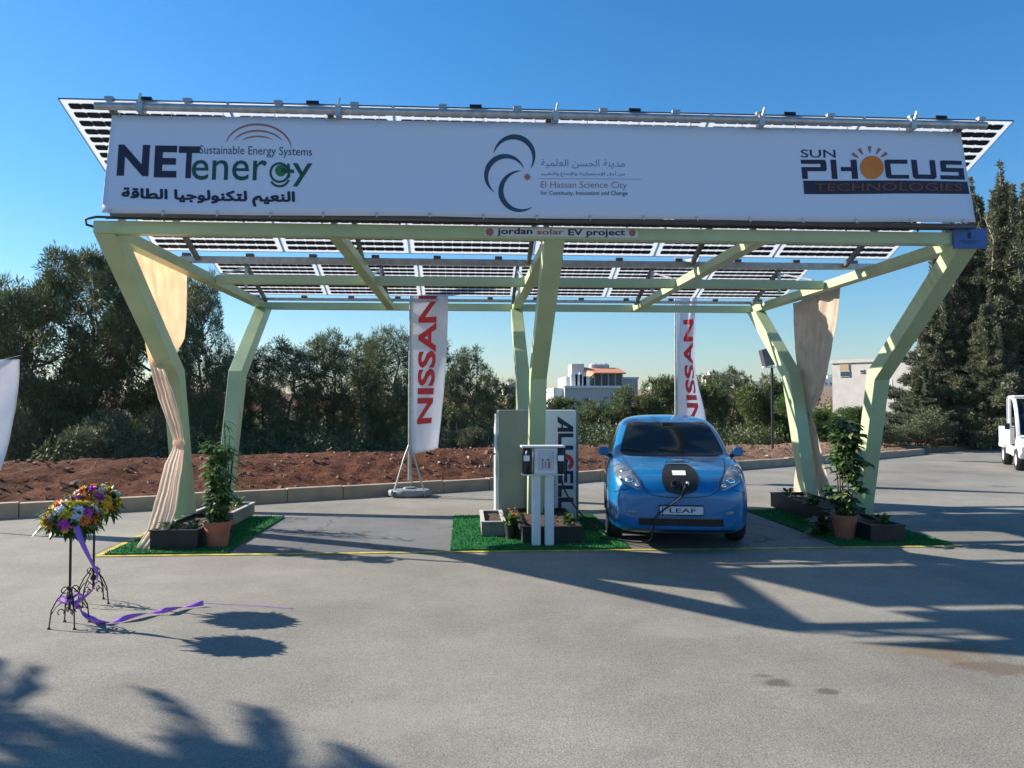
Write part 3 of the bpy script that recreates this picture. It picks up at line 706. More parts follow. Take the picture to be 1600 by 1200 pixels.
# ------------------------------------------------------------------ planters and plants
def planter(x0, x1, y0, y1, h, label, front=M_WOODB, base=.022):
    t = thing('planter', label, 'planter', ((x0+x1)/2, (y0+y1)/2, base), group='dark planter troughs round the carport legs')
    w = .028
    for nm, a, b in (('front_board', (x0, y0, base), (x1, y0+w, h)), ('rear_board', (x0, y1-w, base), (x1, y1, h)), ('side_board', (x0, y0+w, base), (x0+w, y1-w, h)), ('side_board', (x1-w, y0+w, base), (x1, y1-w, h))):
        mb = MB(); mb.span(a, b); obj(nm, mb, front, t, world=True, bevel=.004)
    for nm, a, b in (('rim', (x0-.01, y0-.01, h), (x1+.01, y0+.04, h+.014)), ('rim', (x0-.01, y1-.04, h), (x1+.01, y1+.01, h+.014)), ('rim', (x0-.01, y0+.041, h), (x0+.04, y1-.041, h+.014)), ('rim', (x1-.04, y0+.041, h), (x1+.01, y1-.041, h+.014))):
        mb = MB(); mb.span(a, b); obj(nm, mb, M_RIM if front is not M_WOODB else M_WOODB, t, world=True)
    rnd = random.Random(int(x0*100)); nx = max(4, int((x1-x0)/.06)); ny = max(4, int((y1-y0)/.06))
    mb = MB(); mb.grid([[(x0+w+(x1-x0-2*w)*i/nx, y0+w+(y1-y0-2*w)*j/ny, h-.035+rnd.uniform(-.015, .02)) for i in range(nx+1)] for j in range(ny+1)]); obj('soil', mb, M_SOIL, t, world=True, smooth=180)
    return t
M_WOODL = mat('grey_timber', (.2, .17, .13), .7, var=.25, vscale=5)
planter(-3.66, -3.12, 9.22, 10.6, .235, 'dark planter at the front of the left turf mat beside the curtain')
planter(-3.80, -3.22, 10.62, 12.05, .2, 'grey timber planter around the foot of the left rear leg', M_WOODL)
planter(.215, .515, 9.88, 10.95, .2, 'pale rimmed planter in front of the grey charging cabinet', M_WOODL)
planter(.70, 1.42, 9.34, 11.0-.02, .215, 'dark planter around the foot of the middle leg behind the pedestal')
planter(4.98, 5.42, 9.2, 10.5, .215, 'dark planter at the front of the right turf mat')
planter(5.06, 5.62, 10.52, 12.5, .24, 'dark planter around the foot of the right rear leg')

def leaf_blade(rnd, p, d, L, w, droop=.35, n=3):
    d = Vector(d).normalized(); s = d.cross(Vector((0, 0, 1))); s = s.normalized() if s.length > .01 else Vector((1, 0, 0))
    s = (s+Vector((rnd.uniform(-.4, .4), rnd.uniform(-.4, .4), rnd.uniform(-.4, .4)))).normalized()
    vs = []
    for i in range(n+1):
        t = i/n; c = p+d*(L*t)-Vector((0, 0, droop*L*t*t)); ww = w*math.sin(PI*(.12+.85*t))
        vs += [c-s*ww, c+s*ww]
    return vs, [(2*i, 2*i+1, 2*i+3, 2*i+2) for i in range(n)]
def schefflera(t, base, h, rad, n, seed, m, L=.11, w=.022, topw=1.0):
    rnd = random.Random(seed); st_ = MB(); lf = MB(); base = Vector(base)
    for k in range(5):
        a = rnd.uniform(0, 6.28); q = base+Vector((math.cos(a)*.04, math.sin(a)*.04, 0)); tp = base+Vector((math.cos(a)*rad*.5, math.sin(a)*rad*.5, h*rnd.uniform(.7, .95)))
        st_.tube([q, (q*2+tp)/3+Vector((rnd.uniform(-.02, .02), rnd.uniform(-.02, .02), 0)), tp], [.012, .01, .006], 6)
    for i in range(n):
        z = h*(.02+.98*rnd.random()); a = rnd.uniform(0, 6.28); r = rad*rnd.uniform(.25, 1)*(1 if z > .15*h else .8)
        r *= .75+.25*math.sin(z*17+seed)
        c = base+Vector((math.cos(a)*r, math.sin(a)*r, z))
        out = Vector((math.cos(a), math.sin(a), rnd.uniform(-.1, .5))); k = rnd.randint(5, 8)
        for j in range(k):
            b = 2*PI*j/k+rnd.uniform(-.2, .2); d = Vector((math.cos(b), math.sin(b), 0))*.8+out*.5+Vector((0, 0, rnd.uniform(-.2, .2)))
            v, f = leaf_blade(rnd, c, d, L*rnd.uniform(.7, 1.2), w*rnd.uniform(.8, 1.2), .45); lf.add(v, f)
    obj('stem', st_, M_BARK, t, world=True, smooth=60); obj('foliage', lf, m, t, world=True, fix=False, smooth=180)
def pot(t, x, y, r, h, base=.022):
    mb = MB(); mb.lathe([(r*.70, base), (r*.92, base+h*.82), (r, base+h*.82), (r*1.02, base+h), (r*.9, base+h), (r*.86, base+h*.88)], (x, y, 0), 28, cap=False)
    mb.lathe([(.001, base), (r*.70, base)], (x, y, 0), 28, cap=False); obj('pot', mb, M_TERRA, t, world=True, smooth=40)
    mb = MB(); mb.lathe([(r*.88, base+h*.89), (.01, base+h*.92)], (x, y, 0), 20, cap=False); obj('soil', mb, M_SOIL, t, world=True)
t = thing('potted_plant', 'bushy plant in the terracotta pot on the left turf mat', 'potted plant', (-2.95, 9.42, .022)); pot(t, -2.95, 9.42, .165, .3); schefflera(t, (-2.95, 9.42, .3), .95, .19, 120, 4, M_LEAF)
t = thing('potted_plant', 'tall variegated plant in the shaded terracotta pot on the right turf mat', 'potted plant', (4.80, 9.5, .022)); pot(t, 4.80, 9.5, .165, .3); schefflera(t, (4.82, 9.5, .3), 1.2, .25, 190, 9, M_LEAF2, .12, .025)
t = thing('plant', 'tall feathery plant in the timber planter by the left rear leg', 'plant', (-3.36, 10.9, .16))
rnd = random.Random(21); st_ = MB(); lf = MB()
for k in range(6):
    a = rnd.uniform(0, 6.28); b = Vector((-3.36+.04*math.cos(a), 10.9+.04*math.sin(a), .16)); tp = b+Vector((rnd.uniform(-.14, .14), rnd.uniform(-.14, .14), rnd.uniform(.9, 1.35)))
    st_.tube([b, (b+tp)/2+Vector((.02, 0, 0)), tp], [.012, .01, .006], 6)
    for i in range(34):
        f = rnd.uniform(.2, 1); c = b+(tp-b)*f; a2 = rnd.uniform(0, 6.28)
        v, fc = leaf_blade(rnd, c, (math.cos(a2), math.sin(a2), rnd.uniform(0, .5)), rnd.uniform(.14, .24), .011, .7, 4); lf.add(v, fc)
obj('stem', st_, M_BARK, t, world=True, smooth=60); obj('foliage', lf, M_LEAF, t, world=True, fix=False, smooth=180)
def small_plant(x, y, z, h, n, label, seed, flowers=None, m=None):
    t = thing('bedding_plant', label, 'plant', (x, y, z), group='small plants in the planters'); rnd = random.Random(seed); lf = MB()
    for i in range(n):
        a = rnd.uniform(0, 6.28); p = Vector((x+rnd.uniform(-.05, .05), y+rnd.uniform(-.05, .05), z+rnd.uniform(0, h*.5)))
        v, f = leaf_blade(rnd, p, (math.cos(a), math.sin(a), rnd.uniform(.4, 1.6)), h*rnd.uniform(.5, .9), h*.1, .4); lf.add(v, f)
    obj('foliage', lf, m or M_LEAF, t, world=True, fix=False, smooth=180)
    if flowers:
        fl = MB()
        for i in range(9):
            c = Vector((x+rnd.uniform(-.03, .11), y+rnd.uniform(-.06, .05), z+h*rnd.uniform(.6, 1)))
            for j in range(5):
                b = 2*PI*j/5; v, f = leaf_blade(rnd, c, (math.cos(b), math.sin(b)-.3, .4), .028, .013, .2); fl.add(v, f)
        obj('flowers', fl, flowers, t, world=True, fix=False)
    return t
M_FORANGE = mat('flower_orange', (.8, .22, .03), .5, trans=.25); M_FYEL = mat('flower_yellow', (.85, .58, .03), .5, trans=.25)
M_FPINK = mat('flower_magenta', (.62, .06, .5), .5, trans=.25); M_FWHITE = mat('flower_white', (.8, .8, .85), .5, trans=.25); M_FGREEN = mat('flower_lime', (.3, .42, .05), .5, trans=.25)
small_plant(-3.5, 9.4, .2, .2, 40, 'low leafy plant in the dark planter beside the peach curtain', 1)
small_plant(-3.28, 9.55, .2, .16, 34, 'low plant in the dark planter just left of the terracotta pot', 2)
small_plant(-3.4, 11.8, .17, .24, 26, 'thin sprig at the far corner of the grey timber planter', 3)
t = small_plant(.58, 9.72, .16, .24, 60, 'orange flowering plant in a small dark pot before the grey cabinet', 4, M_FORANGE)
mb = MB(); mb.lathe([(.06, .022), (.085, .2), (.075, .2), (.07, .17)], (.58, 9.72, 0), 18); obj('pot', mb, M_WOODB, t, world=True, smooth=40)
small_plant(1.3, 9.75, .18, .2, 40, 'dark leafy plant in the middle planter before the white cabinet', 5)
small_plant(1.14, 10.0, .18, .14, 20, 'short plant in the middle planter close behind the pedestal', 6)
small_plant(4.62, 9.72, .02, .34, 70, 'low mottled plant spreading left of the shaded terracotta pot', 7, m=M_LEAF2)
small_plant(5.28, 9.45, .18, .2, 36, 'small plant in the front right planter beside the shaded pot', 8)
small_plant(5.1, 11.0, .2, .24, 40, 'low plant in the right planter right of the champagne curtain foot', 9)
small_plant(5.22, 12.2, .2, .22, 34, 'low plant in the right planter left of the right rear leg', 10)

# ------------------------------------------------------------------ flower stands
def stand(x, y, rz, label, wz, wr, seed, wl):
    t = thing('flower_stand', label, 'flower stand', (x, y, 0), rz, 'wrought iron flower stands')
    mb = MB(); mb.tube([(0, 0, .12), (0, 0, .74)], .0095, 10); mb.lathe([(.02, .2), (.026, .22), (.02, .24)], n=10); obj('pole', mb, M_IRON, t, smooth=50)
    mb = MB(); mb.lathe([(.01, .70), (.1, .735), (.11, .75), (.1, .75), (.01, .74)], n=20); obj('dish', mb, M_IRON, t, smooth=50)
    for k in range(4):
        a = PI/2*k+.4; d = Vector((math.cos(a), math.sin(a), 0)); mb = MB()
        def P(r, z): return d*r+Vector((0, 0, z))
        mb.tube([P(.012, .30), P(.04, .27), P(.085, .22), P(.125, .14), P(.135, .05), P(.14, .006)], .0055, 6)
        mb.tube([P(.012, .16), P(.05, .19), P(.095, .16), P(.125, .11)], .004, 6)
        mb.tube([P(.012+.024*(1-math.cos(q)), .28+.024*math.sin(q)) for q in np.linspace(0, 5, 12)], .0045, 6)
        mb.tube([P(.06+.022*math.cos(q), .115+.022*math.sin(q)) for q in np.linspace(-1, 4, 10)], .004, 6)
        mb.lathe([(.001, 0), (.013, 0), (.01, .012), (.001, .014)], P(.14, 0), 8)
        obj('leg', mb, M_IRON, t, smooth=60)
    w = thing('flower_bouquet', wl, 'flowers', (x, y, .74), 0, 'flower bouquets on iron stands')
    rnd = random.Random(seed); lf = MB()
    for i in range(620):
        a = rnd.uniform(0, 6.28); cz = rnd.uniform(-.75, 1); r = math.sqrt(max(0, 1-cz*cz)); d = Vector((math.cos(a)*r, math.sin(a)*r, cz*.72))
        p = d*wr*rnd.uniform(.5, 1.02)+Vector((0, 0, wz)); v, f = leaf_blade(rnd, p, d+Vector((rnd.uniform(-.7, .7), rnd.uniform(-.7, .7), rnd.uniform(-.6, .3))), rnd.uniform(.05, .1), .016, .3); lf.add(v, f)
    obj('foliage', lf, M_LEAF, w, fix=False, smooth=180)
    protos = {}
    for i in range(60):
        a = 2.399963*i+rnd.uniform(-.2, .2); cz = 1-1.55*(i+.5)/60; r = math.sqrt(max(0, 1-cz*cz)); d = Vector((math.cos(a)*r, math.sin(a)*r, cz*.74))
        if cz > .35: m = rnd.choice([M_FORANGE, M_FPINK, M_FWHITE, M_FWHITE, M_FYEL, M_FORANGE, M_FORANGE, M_FYEL])
        elif abs(cz) < .4: m = rnd.choice([M_FYEL, M_FYEL, M_FORANGE, M_FYEL, M_FORANGE, M_FWHITE, M_FPINK])
        else: m = rnd.choice([M_FYEL, M_FORANGE, M_FYEL, M_FGREEN, M_FORANGE])
        if m.name not in protos:
            mb = MB(); big = .05
            for ring, nn, el in ((1, 9, .15), (.8, 8, .6), (.55, 6, 1.1)):
                for j in range(nn):
                    b = 2*PI*j/nn+ring; v, f = leaf_blade(rnd, Vector((0, 0, 0)), (math.cos(b), math.sin(b), el*1.4), big*ring, .013, .2); mb.add(v, f)
            mb.lathe([(.012, .012), (.009, .022), (.001, .026)], n=8)
            fm = mb.mesh('flower', fix=False); fm.materials.append(m); protos[m.name] = fm
        o = bpy.data.objects.new('flower', protos[m.name]); COL.objects.link(o); o.parent = w
        o.location = d*wr*rnd.uniform(.85, 1.08)+Vector((0, 0, wz)); o.rotation_euler = (d+Vector((rnd.uniform(-.3, .3), rnd.uniform(-.3, .3), 0))).to_track_quat('Z', 'Y').to_euler(); s = rnd.uniform(.75, 1.25); o.scale = (s, s, s)
stand(-3.06, 6.2, .3, 'black wrought iron stand nearer the camera wound with purple ribbon', .09, .178, 5, 'mixed flower bouquet on the nearer iron stand')
stand(-3.2, 6.88, 1.0, 'black wrought iron stand standing farther back behind the ribboned one', .12, .192, 14, 'mixed flower bouquet on the farther iron stand')
rb = thing('ribbon', 'purple ribbon hanging from the bouquet and trailing over the asphalt', 'ribbon', (-2.95, 6.2, 0))
def strip(pts, w, twist=0, seed=0):
    rnd = random.Random(seed); vs = []; pts = [Vector(p) for p in pts]
    # resample
    out = []
    for i in range(len(pts)-1):
        p0 = pts[max(i-1, 0)]; p1 = pts[i]; p2 = pts[i+1]; p3 = pts[min(i+2, len(pts)-1)]
        for k in range(8):
            t_ = k/8; out.append(.5*((2*p1)+(p2-p0)*t_+(2*p0-5*p1+4*p2-p3)*t_*t_+(3*p1-p0-3*p2+p3)*t_**3))
    out.append(pts[-1])
    for i, p in enumerate(out):
        d = (out[min(i+1, len(out)-1)]-out[max(i-1, 0)]).normalized(); s = d.cross(Vector((0, 0, 1))); s = s.normalized() if s.length > .05 else Vector((1, 0, 0))
        q = Matrix.Rotation(twist*i/len(out)*2*PI+.5, 3, d); s = q @ s
        vs += [p-s*w, p+s*w]
    return vs, [(2*i, 2*i+1, 2*i+3, 2*i+2) for i in range(len(out)-1)]
mb = MB()
mb.add(*strip([PY(119, 822, 6.02), PY(126, 842, 6.0), PY(138, 868, 6.02), PY(152, 895, 6.08)], .02, .1))
mb.add(*strip([PY(152, 895, 6.08), PY(150, 910, 6.12), PY(141, 925, 6.15), PY(118, 942, 6.17)], .014, .7))
obj('hanging_tail', mb, M_RIB, rb, world=True, fix=False, smooth=180, solid=.001)
mb = MB(); c = Vector((-3.06, 6.2, .19))
mb.tube([c+Vector((.022*math.cos(q), .022*math.sin(q), .012*math.sin(q*1.7))) for q in np.linspace(0, 12, 30)], .009, 6)
for a in (.3, 1.7, 3.9): 
    d = Vector((math.cos(a), math.sin(a), .3)); mb.add(*strip([c, c+d*.05+Vector((0, 0, .03)), c+d*.08, c+d*.04-Vector((0, 0, .02)), c], .01, .4))
obj('knot', mb, M_RIB, rb, world=True, fix=False)
mb = MB()
gp = lambda px, py, z: G(px, py, z)
mb.add(*strip([c+Vector((.02, -.03, 0)), gp(122, 948, .12), gp(135, 962, .05), gp(158, 972, .02), gp(180, 971, .015), gp(205, 963, .03), gp(240, 957, .022), gp(262, 953, .035), gp(290, 948, .02), gp(318, 942, .03)], .02, 2.2))
mb.add(*strip([gp(318, 942, .03), gp(345, 944, .012), gp(400, 946, .008), gp(458, 951, .006)], .003, 0))
obj('trailing_tail', mb, M_RIB, rb, world=True, fix=False, smooth=180, solid=.001)

# ------------------------------------------------------------------ flags
def flagcloth(rows, Y, amp, k, seed):
    def fn(u, v, off=0):
        # u in 0..1 across, v photo row
        for r0, r1 in zip(rows, rows[1:]):
            if v <= r1[0] or r1 is rows[-1]:
                q = max(0, min(1, (v-r0[0])/(r1[0]-r0[0]))); break
        xa = r0[1]+(r1[1]-r0[1])*q; xb = r0[2]+(r1[2]-r0[2])*q; dr = (r0[3]+(r1[3]-r0[3])*q) if len(r0) > 3 else 0
        p = onplane(xa+(xb-xa)*u, v+dr*u, 1, Y)
        p.y += amp*u*math.sin(k*u+v*.013+seed)+.012*math.sin(9*u+v*.06+seed)*u - off
        return p
    return fn
def flagstand(fnrows, Y, label, px_pole, base, top, text, seed, amp, scale=1.0):
    t = thing('flag_banner', label, 'flag', (base.x, base.y, 0), group='white promotional flags on poles')
    fn = flagcloth(fnrows, Y, amp, 4, seed); mb = MB(); v0, v1 = fnrows[0][0], fnrows[-1][0]
    mb.grid([[fn(i/22, v0+(v1-v0)*j/60) for i in range(23)] for j in range(61)])
    cl = obj('cloth', mb, M_FLAG, t, world=True, smooth=180, solid=.002)
    mb = MB(); b = base
    pt = onplane(px_pole, 640, 1, Y); mb.tube([(pt.x, Y+.01, .3), (pt.x, Y+.01, 2.4), (pt.x+.01, Y+.01, top)], [.03*scale, .024*scale, .013*scale], 10)
    obj('pole', mb, M_STEEL, t, world=True, smooth=50)
    for dx, dy in ((-.27, -.12), (.27, -.12), (.02, .3)):
        q = MB(); q.tube([(pt.x, Y+.01, .98), (pt.x+dx*scale*.35, Y+dy*.35, .72), (b.x+dx, b.y+dy, .12)], .017*scale, 8); obj('leg', q, M_STEEL, t, world=True, smooth=60)
    q = MB(); q.lathe([(.001, .0), (.36, .0), (.40, .03), (.40, .09), (.37, .125), (.12, .14), (.11, .17), (.001, .17)], (b.x, b.y, 0), 26, Matrix.Diagonal((1, .75, 1))); bs = obj('base', q, M_TANK, t, world=True, smooth=35)
    q = MB()
    for dx in (-.3, -.1, .1, .3): q.span((b.x+dx-.02, b.y-.285, .02), (b.x+dx+.02, b.y-.2, .132))
    obj('base_rib', q, M_TANK, t, world=True, bevel=.008)
    for (u0, u1, va, vb) in text:
        g_ = text_geo('NISSAN', .03)
        obj('lettering', fit(([(-y, x) for x, y in g_[0]], g_[1]), lambda u, v: fn(u, v, .009), u0, u1, va, vb), M_RED, t, world=True, fix=False)
    return t
F1 = [(405, 642, 702, 0), (452, 642, 701, 0), (560, 642, 698, 0), (620, 642, 693, 0), (660, 642, 689, -4), (710, 643, 684, -9)]
flagstand(F1, 14.4, 'white flag with red lettering standing left of the grey cabinet', 640, Vector((-1.03, 14.45, 0)), 4.35, [(.2, .7, 664, 462)], .4, .10)
F2 = [(405, 1058, 1089, 0), (500, 1058, 1087, 0), (560, 1058, 1088, 0), (600, 1058, 1095, 0), (640, 1058, 1105, 0), (670, 1058, 1110, 0), (700, 1058, 1112, -4)]
flagstand(F2, 16.6, 'white flag with red lettering rising behind the blue car', 1056, Vector((4.63, 16.7, 0)), 5.0, [(.3, .78, 664, 500)], 2.0, .22)
F3 = [(562, -70, 28, -3), (600, -70, 25, 0), (640, -70, 21, 0), (690, -70, 11, 0), (735, -70, 1, 0)]
t = thing('flag_banner', 'plain white flag with black top edge at the left side', 'flag', (-6.9, 11.0, 0), group='white promotional flags on poles')
fn = flagcloth(F3, 11.0, .06, 5, 1); mb = MB(); mb.grid([[fn(i/20, 564+(735-564)*j/30) for i in range(21)] for j in range(31)]); obj('cloth', mb, M_FLAG, t, world=True, smooth=180, solid=.002)
mb = MB(); mb.tube([onplane(-72, 575, 1, 11.01), onplane(-20, 569, 1, 11.01), onplane(8, 563, 1, 11.01), onplane(33, 556, 1, 11.01)], [.02, .02, .02, .012], 8); pl = onplane(-72, 575, 1, 11.01); mb.tube([(pl.x, 11.01, 0), (pl.x, 11.01, pl.z)], .02, 8); obj('pole', mb, M_DARK, t, world=True, smooth=50)
mb = MB(); mb.lathe([(.001, 0), (.3, 0), (.3, .06), (.05, .1), (.001, .1)], (pl.x, 11.01, 0), 20); obj('base', mb, M_TANK, t, world=True)

# ------------------------------------------------------------------ electric car
def evaluated_mesh(o):
    dg = bpy.context.evaluated_depsgraph_get(); dg.update(); return bpy.data.meshes.new_from_object(o.evaluated_get(dg))
def kill(o): bpy.data.objects.remove(o)
def loft_body(stations, cuts):
    mb = MB(); NP = 11; rings = []
    for (y, zb, w, zs, ws, zr, wr, zt) in stations:
        half = [(0, zb), (w*.6, zb), (w*.93, zb+.025), (w*.985, zb+.14), (w, zb+(zs-zb)*.52), (w*.975, zs-(zs-zb)*.14), (ws, zs), ((ws*.55+wr*.45), zs*.45+zr*.55), (wr, zr), (wr*.55, zr+(zt-zr)*.78), (0, zt)]
        ring = [(x, y, z) for x, z in half] + [(-x, y, z) for x, z in half[-2:0:-1]]
        rings.append(ring)
    n = len(rings[0]); vs = [p for r in rings for p in r]
    fs = [(i*n+k, (i+1)*n+k, (i+1)*n+(k+1) % n, i*n+(k+1) % n) for i in range(len(rings)-1) for k in range(n)]
    for b in (0, (len(rings)-1)*n):
        for k in range(NP-1):
            q = [b+k, b+k+1, b+(n-k-1) % n, b+(n-k) % n]
            q = list(dict.fromkeys(q)); fs.append(tuple(q))
    mb.add(vs, fs)
    o = obj('tmp', mb, M_BLUE); o.modifiers.new('s', 'SUBSURF').levels = 2; o.modifiers['s'].render_levels = 2
    tmp = []
    for c in cuts:
        q = obj('tmpcut', c, M_DARK); tmp.append(q); b = o.modifiers.new('b', 'BOOLEAN'); b.operation = 'DIFFERENCE'; b.object = q; b.solver = 'EXACT'
    full = evaluated_mesh(o)
    for m_ in list(o.modifiers):
        if m_.type == 'BOOLEAN': o.modifiers.remove(m_)
    plain = evaluated_mesh(o)
    bv = BVHTree.FromPolygons([v.co.copy() for v in plain.vertices], [tuple(p.vertices) for p in plain.polygons])
    for q in tmp: kill(q)
    kill(o); return full, bv
CARST = [  # y, zb, w, zs, ws, zr, wr, zt
    (0.00, .27, .46, .62, .43, .67, .28, .69), (.05, .22, .66, .72, .59, .78, .38, .80), (.15, .19, .775, .83, .69, .865, .46, .885), (.32, .18, .845, .915, .765, .93, .50, .945),
    (.55, .17, .875, .965, .80, .975, .54, .99), (.85, .17, .885, .995, .81, 1.01, .62, 1.03), (1.06, .17, .885, 1.005, .815, 1.05, .67, 1.07), (1.3, .17, .885, 1.01, .82, 1.195, .695, 1.22),
    (1.6, .17, .885, 1.02, .82, 1.37, .675, 1.395), (1.88, .17, .885, 1.03, .82, 1.485, .65, 1.515), (2.3, .17, .885, 1.04, .82, 1.515, .635, 1.56), (2.8, .17, .885, 1.05, .815, 1.51, .625, 1.56),
    (3.3, .18, .88, 1.07, .80, 1.475, .61, 1.53), (3.8, .2, .87, 1.09, .77, 1.37, .53, 1.445), (4.08, .23, .85, 1.08, .74, 1.28, .50, 1.36), (4.25, .28, .82, 1.0, .70, 1.06, .48, 1.1), (4.38, .3, .76, .85, .62, .88, .4, .9), (4.44, .34, .62, .70, .5, .72, .3, .73)]
cuts = []
for yc in (.93, 3.63):
    for sx in (-1, 1):
        c = MB(); c.lathe([(.365, 0), (.365, .34)], (sx*.98, yc, .33), 32, Matrix.Rotation(-sx*PI/2, 3, 'Y')); cuts.append(c)
c = MB(); c.span((-.50, -.3, .30), (.50, .10, .385)); cuts.append(c)
body, bv = loft_body(CARST, cuts)
CARA = R(-9.8)
car = thing('car', 'blue electric hatchback parked nose out and plugged in at its nose', 'car', (2.49, 8.76, .006), CARA)
for m_ in (M_BLUE,): body.materials.clear(); body.materials.append(m_)
body.polygons.foreach_set('material_index', [0]*len(body.polygons))
body.polygons.foreach_set('use_smooth', [True]*len(body.polygons)); body.set_sharp_from_angle(angle=R(38)); body.name = 'body'
car.scale = (.965, 1, 1)
bo = bpy.data.objects.new('body', body); COL.objects.link(bo); bo.parent = car
def fpatch(rows, off, n=14, m=10, axis='y', side=1, dome=0):
    """rows of (z, a, b): a sheet laid on the body, cast from the front (axis y) or from a side (axis x)"""
    P = []; rows = sorted(rows, key=lambda r: r[0]); z0, z1 = rows[0][0], rows[-1][0]
    for j in range(m+1):
        z = z0+(z1-z0)*j/m
        for r0, r1 in zip(rows, rows[1:]):
            if z <= r1[0]+1e-6: q = (z-r0[0])/(r1[0]-r0[0]); break
        a = r0[1]+(r1[1]-r0[1])*q; b = r0[2]+(r1[2]-r0[2])*q; row = []
        for i in range(n+1):
            u = a+(b-a)*i/n
            if axis == 'y': h = bv.ray_cast(Vector((u, -2, z)), Vector((0, 1, 0)))
            else: h = bv.ray_cast(Vector((side*3, u, z)), Vector((-side, 0, 0)))
            if h[0] is None: h = bv.find_nearest(Vector((u, .8, z)) if axis == 'y' else Vector((side*.9, u, z)))
            d = off + dome*math.sin(PI*i/n)*math.sin(PI*j/m)
            row.append(h[0]+h[1]*d)
        P.append(row)
    mb = MB(); mb.grid(P); return mb
def cpatch(name, rows, mt, off=.004, **k):
    o = obj(name, fpatch(rows, off, **k), mt, car, smooth=180); return o
ws_rows = [(1.075, -.67, .67), (1.10, -.68, .68), (1.2, -.655, .655), (1.3, -.62, .62), (1.4, -.58, .58), (1.44, -.555, .555), (1.455, -.51, .51)]
cpatch('windscreen', ws_rows, M_GLASS, .005, n=24, m=16)
cpatch('cowl', [(1.048, -.58, .58), (1.078, -.68, .68)], M_DARK, .008, n=24, m=4)
for sx in (-1, 1):
    q = MB(); q.tube([(sx*.12, 1.02, 1.10), (sx*.12-.2, 1.14, 1.155), (sx*.12-.42, 1.2, 1.19)], .008, 6)
    HL = [(1.0, .74, .79), (.965, .655, .79), (.91, .58, .785), (.85, .53, .765), (.79, .485, .70), (.74, .46, .58), (.71, .45, .50)]
    rows = [(z, a, b) if sx > 0 else (z, -b, -a) for z, a, b in HL]
    hl = cpatch('headlight', rows, M_LENS, .012, dome=.018)
    for zc, xc, r in ((.90, .665, .05), (.815, .60, .055), (.755, .51, .03)):
        h = bv.ray_cast(Vector((sx*xc, -2, zc)), Vector((0, 1, 0)))
        q = MB(); q.lathe([(r, 0), (r*.9, .012), (r*.6, .02), (.001, .024)], h[0]+h[1]*.014, 16, h[1].to_track_quat('Z', 'Y').to_matrix(), cap=False); obj('reflector', q, M_CHROME, hl, smooth=40)
    rows = [(.43, .53, .60), (.455, .505, .625), (.48, .53, .60)]
    rows = [(z, a, b) if sx > 0 else (z, -b, -a) for z, a, b in rows]
    cpatch('fog_light', rows, M_LENS, .006, n=8, m=6, dome=.012)
    # mirrors
    q = MB(); q.prism([(.83, 1.045), (.85, 1.025), (.945, 1.03), (.975, 1.06), (.97, 1.125), (.935, 1.15), (.86, 1.145), (.835, 1.11)], lambda u, v, d: (sx*u, d+(u-.85)*.25, v), 1.25, 1.36)
    mi = obj('wing_mirror', q, M_BLUE, car, bevel=.03)
    q = MB(); q.bar((sx*.77, 1.34, 1.0), (sx*.87, 1.31, 1.055), .09, .05); obj('mirror_arm', q, M_DARK, mi, bevel=.012)
    # side windows, door lines, handles
    cpatch('side_window', [(1.055, 1.38, 2.28), (1.2, 1.55, 2.28), (1.36, 1.84, 2.27), (1.415, 2.02, 2.26)], M_GLASS, .005, axis='x', side=sx)
    cpatch('side_window', [(1.07, 2.36, 3.35), (1.2, 2.36, 3.5), (1.36, 2.36, 3.35), (1.41, 2.37, 3.1)], M_GLASS, .005, axis='x', side=sx)
    for y0_, y1_ in ((1.28, 2.31), (2.33, 3.35)):
        d = cpatch('door', [(.32, y0_, y1_), (.6, y0_, y1_), (1.02, y0_+.02, y1_)], M_BLUE, .004, axis='x', side=sx)
        h = bv.ray_cast(Vector((sx*3, y1_-.14, .93)), Vector((-sx, 0, 0)))[0]; q = MB(); q.bar(h+Vector((sx*.02, -.09, 0)), h+Vector((sx*.02, .09, 0)), .022, .028); obj('handle', q, M_BLUE, d, bevel=.008)
    q = MB(); q.lathe([(.001, 0), (.3, 0)], (sx*.6, .93, .33), 20, Matrix.Rotation(PI/2, 3, 'Y'))
for yc in (.93, 3.63):
    for sx in (-1, 1):
        q = MB(); RY = Matrix.Rotation(PI/2, 3, 'Y')
        q.lathe([(.21, -.1), (.29, -.105), (.312, -.08), (.316, 0), (.312, .08), (.29, .105), (.21, .1)], n=36, M=RY, cap=False)
        w = bpy.data.objects.new('wheel', None); COL.objects.link(w); w.parent = car; w.location = (sx*.775, yc, .316)
        obj('tyre', q, M_RUB, w, smooth=40)
        q = MB(); q.lathe([(.21, sx*.095), (.2, sx*.075), (.12, sx*.06), (.06, sx*.09), (.001, sx*.092)], n=30, M=RY, cap=False)
        for k in range(5):
            a = 2*PI*k/5; q.bar((sx*.085, .05*math.cos(a), .05*math.sin(a)), (sx*.09, .2*math.cos(a), .2*math.sin(a)), .05, .014, (1, 0, 0))
        q.lathe([(.212, -sx*.09), (.001, -sx*.09)], n=20, M=RY, cap=False)
        obj('rim', q, M_CHROME, w, smooth=40)
q = MB(); q.span((-.62, .3, .19), (.62, 1.7, .5)); q.span((-.62, 2.9, .21), (.62, 4.1, .5)); obj('underbody', q, M_DARK, car)
q = MB(); q.span((-.5, .06, .29), (.5, .12, .39)); ib = obj('air_intake', q, M_DARK, car)
q = MB()
for z in (.315, .345): q.span((-.49, .035, z), (.49, .05, z+.01))
obj('slat', q, M_DARK, ib)
cpatch('intake_trim', [(.388, -.50, .50), (.398, -.49, .49)], M_ALU, .006, n=30, m=2)
cpatch('bumper_lip', [(.235, -.62, .62), (.258, -.64, .64)], M_DARK, .004, n=30, m=2)
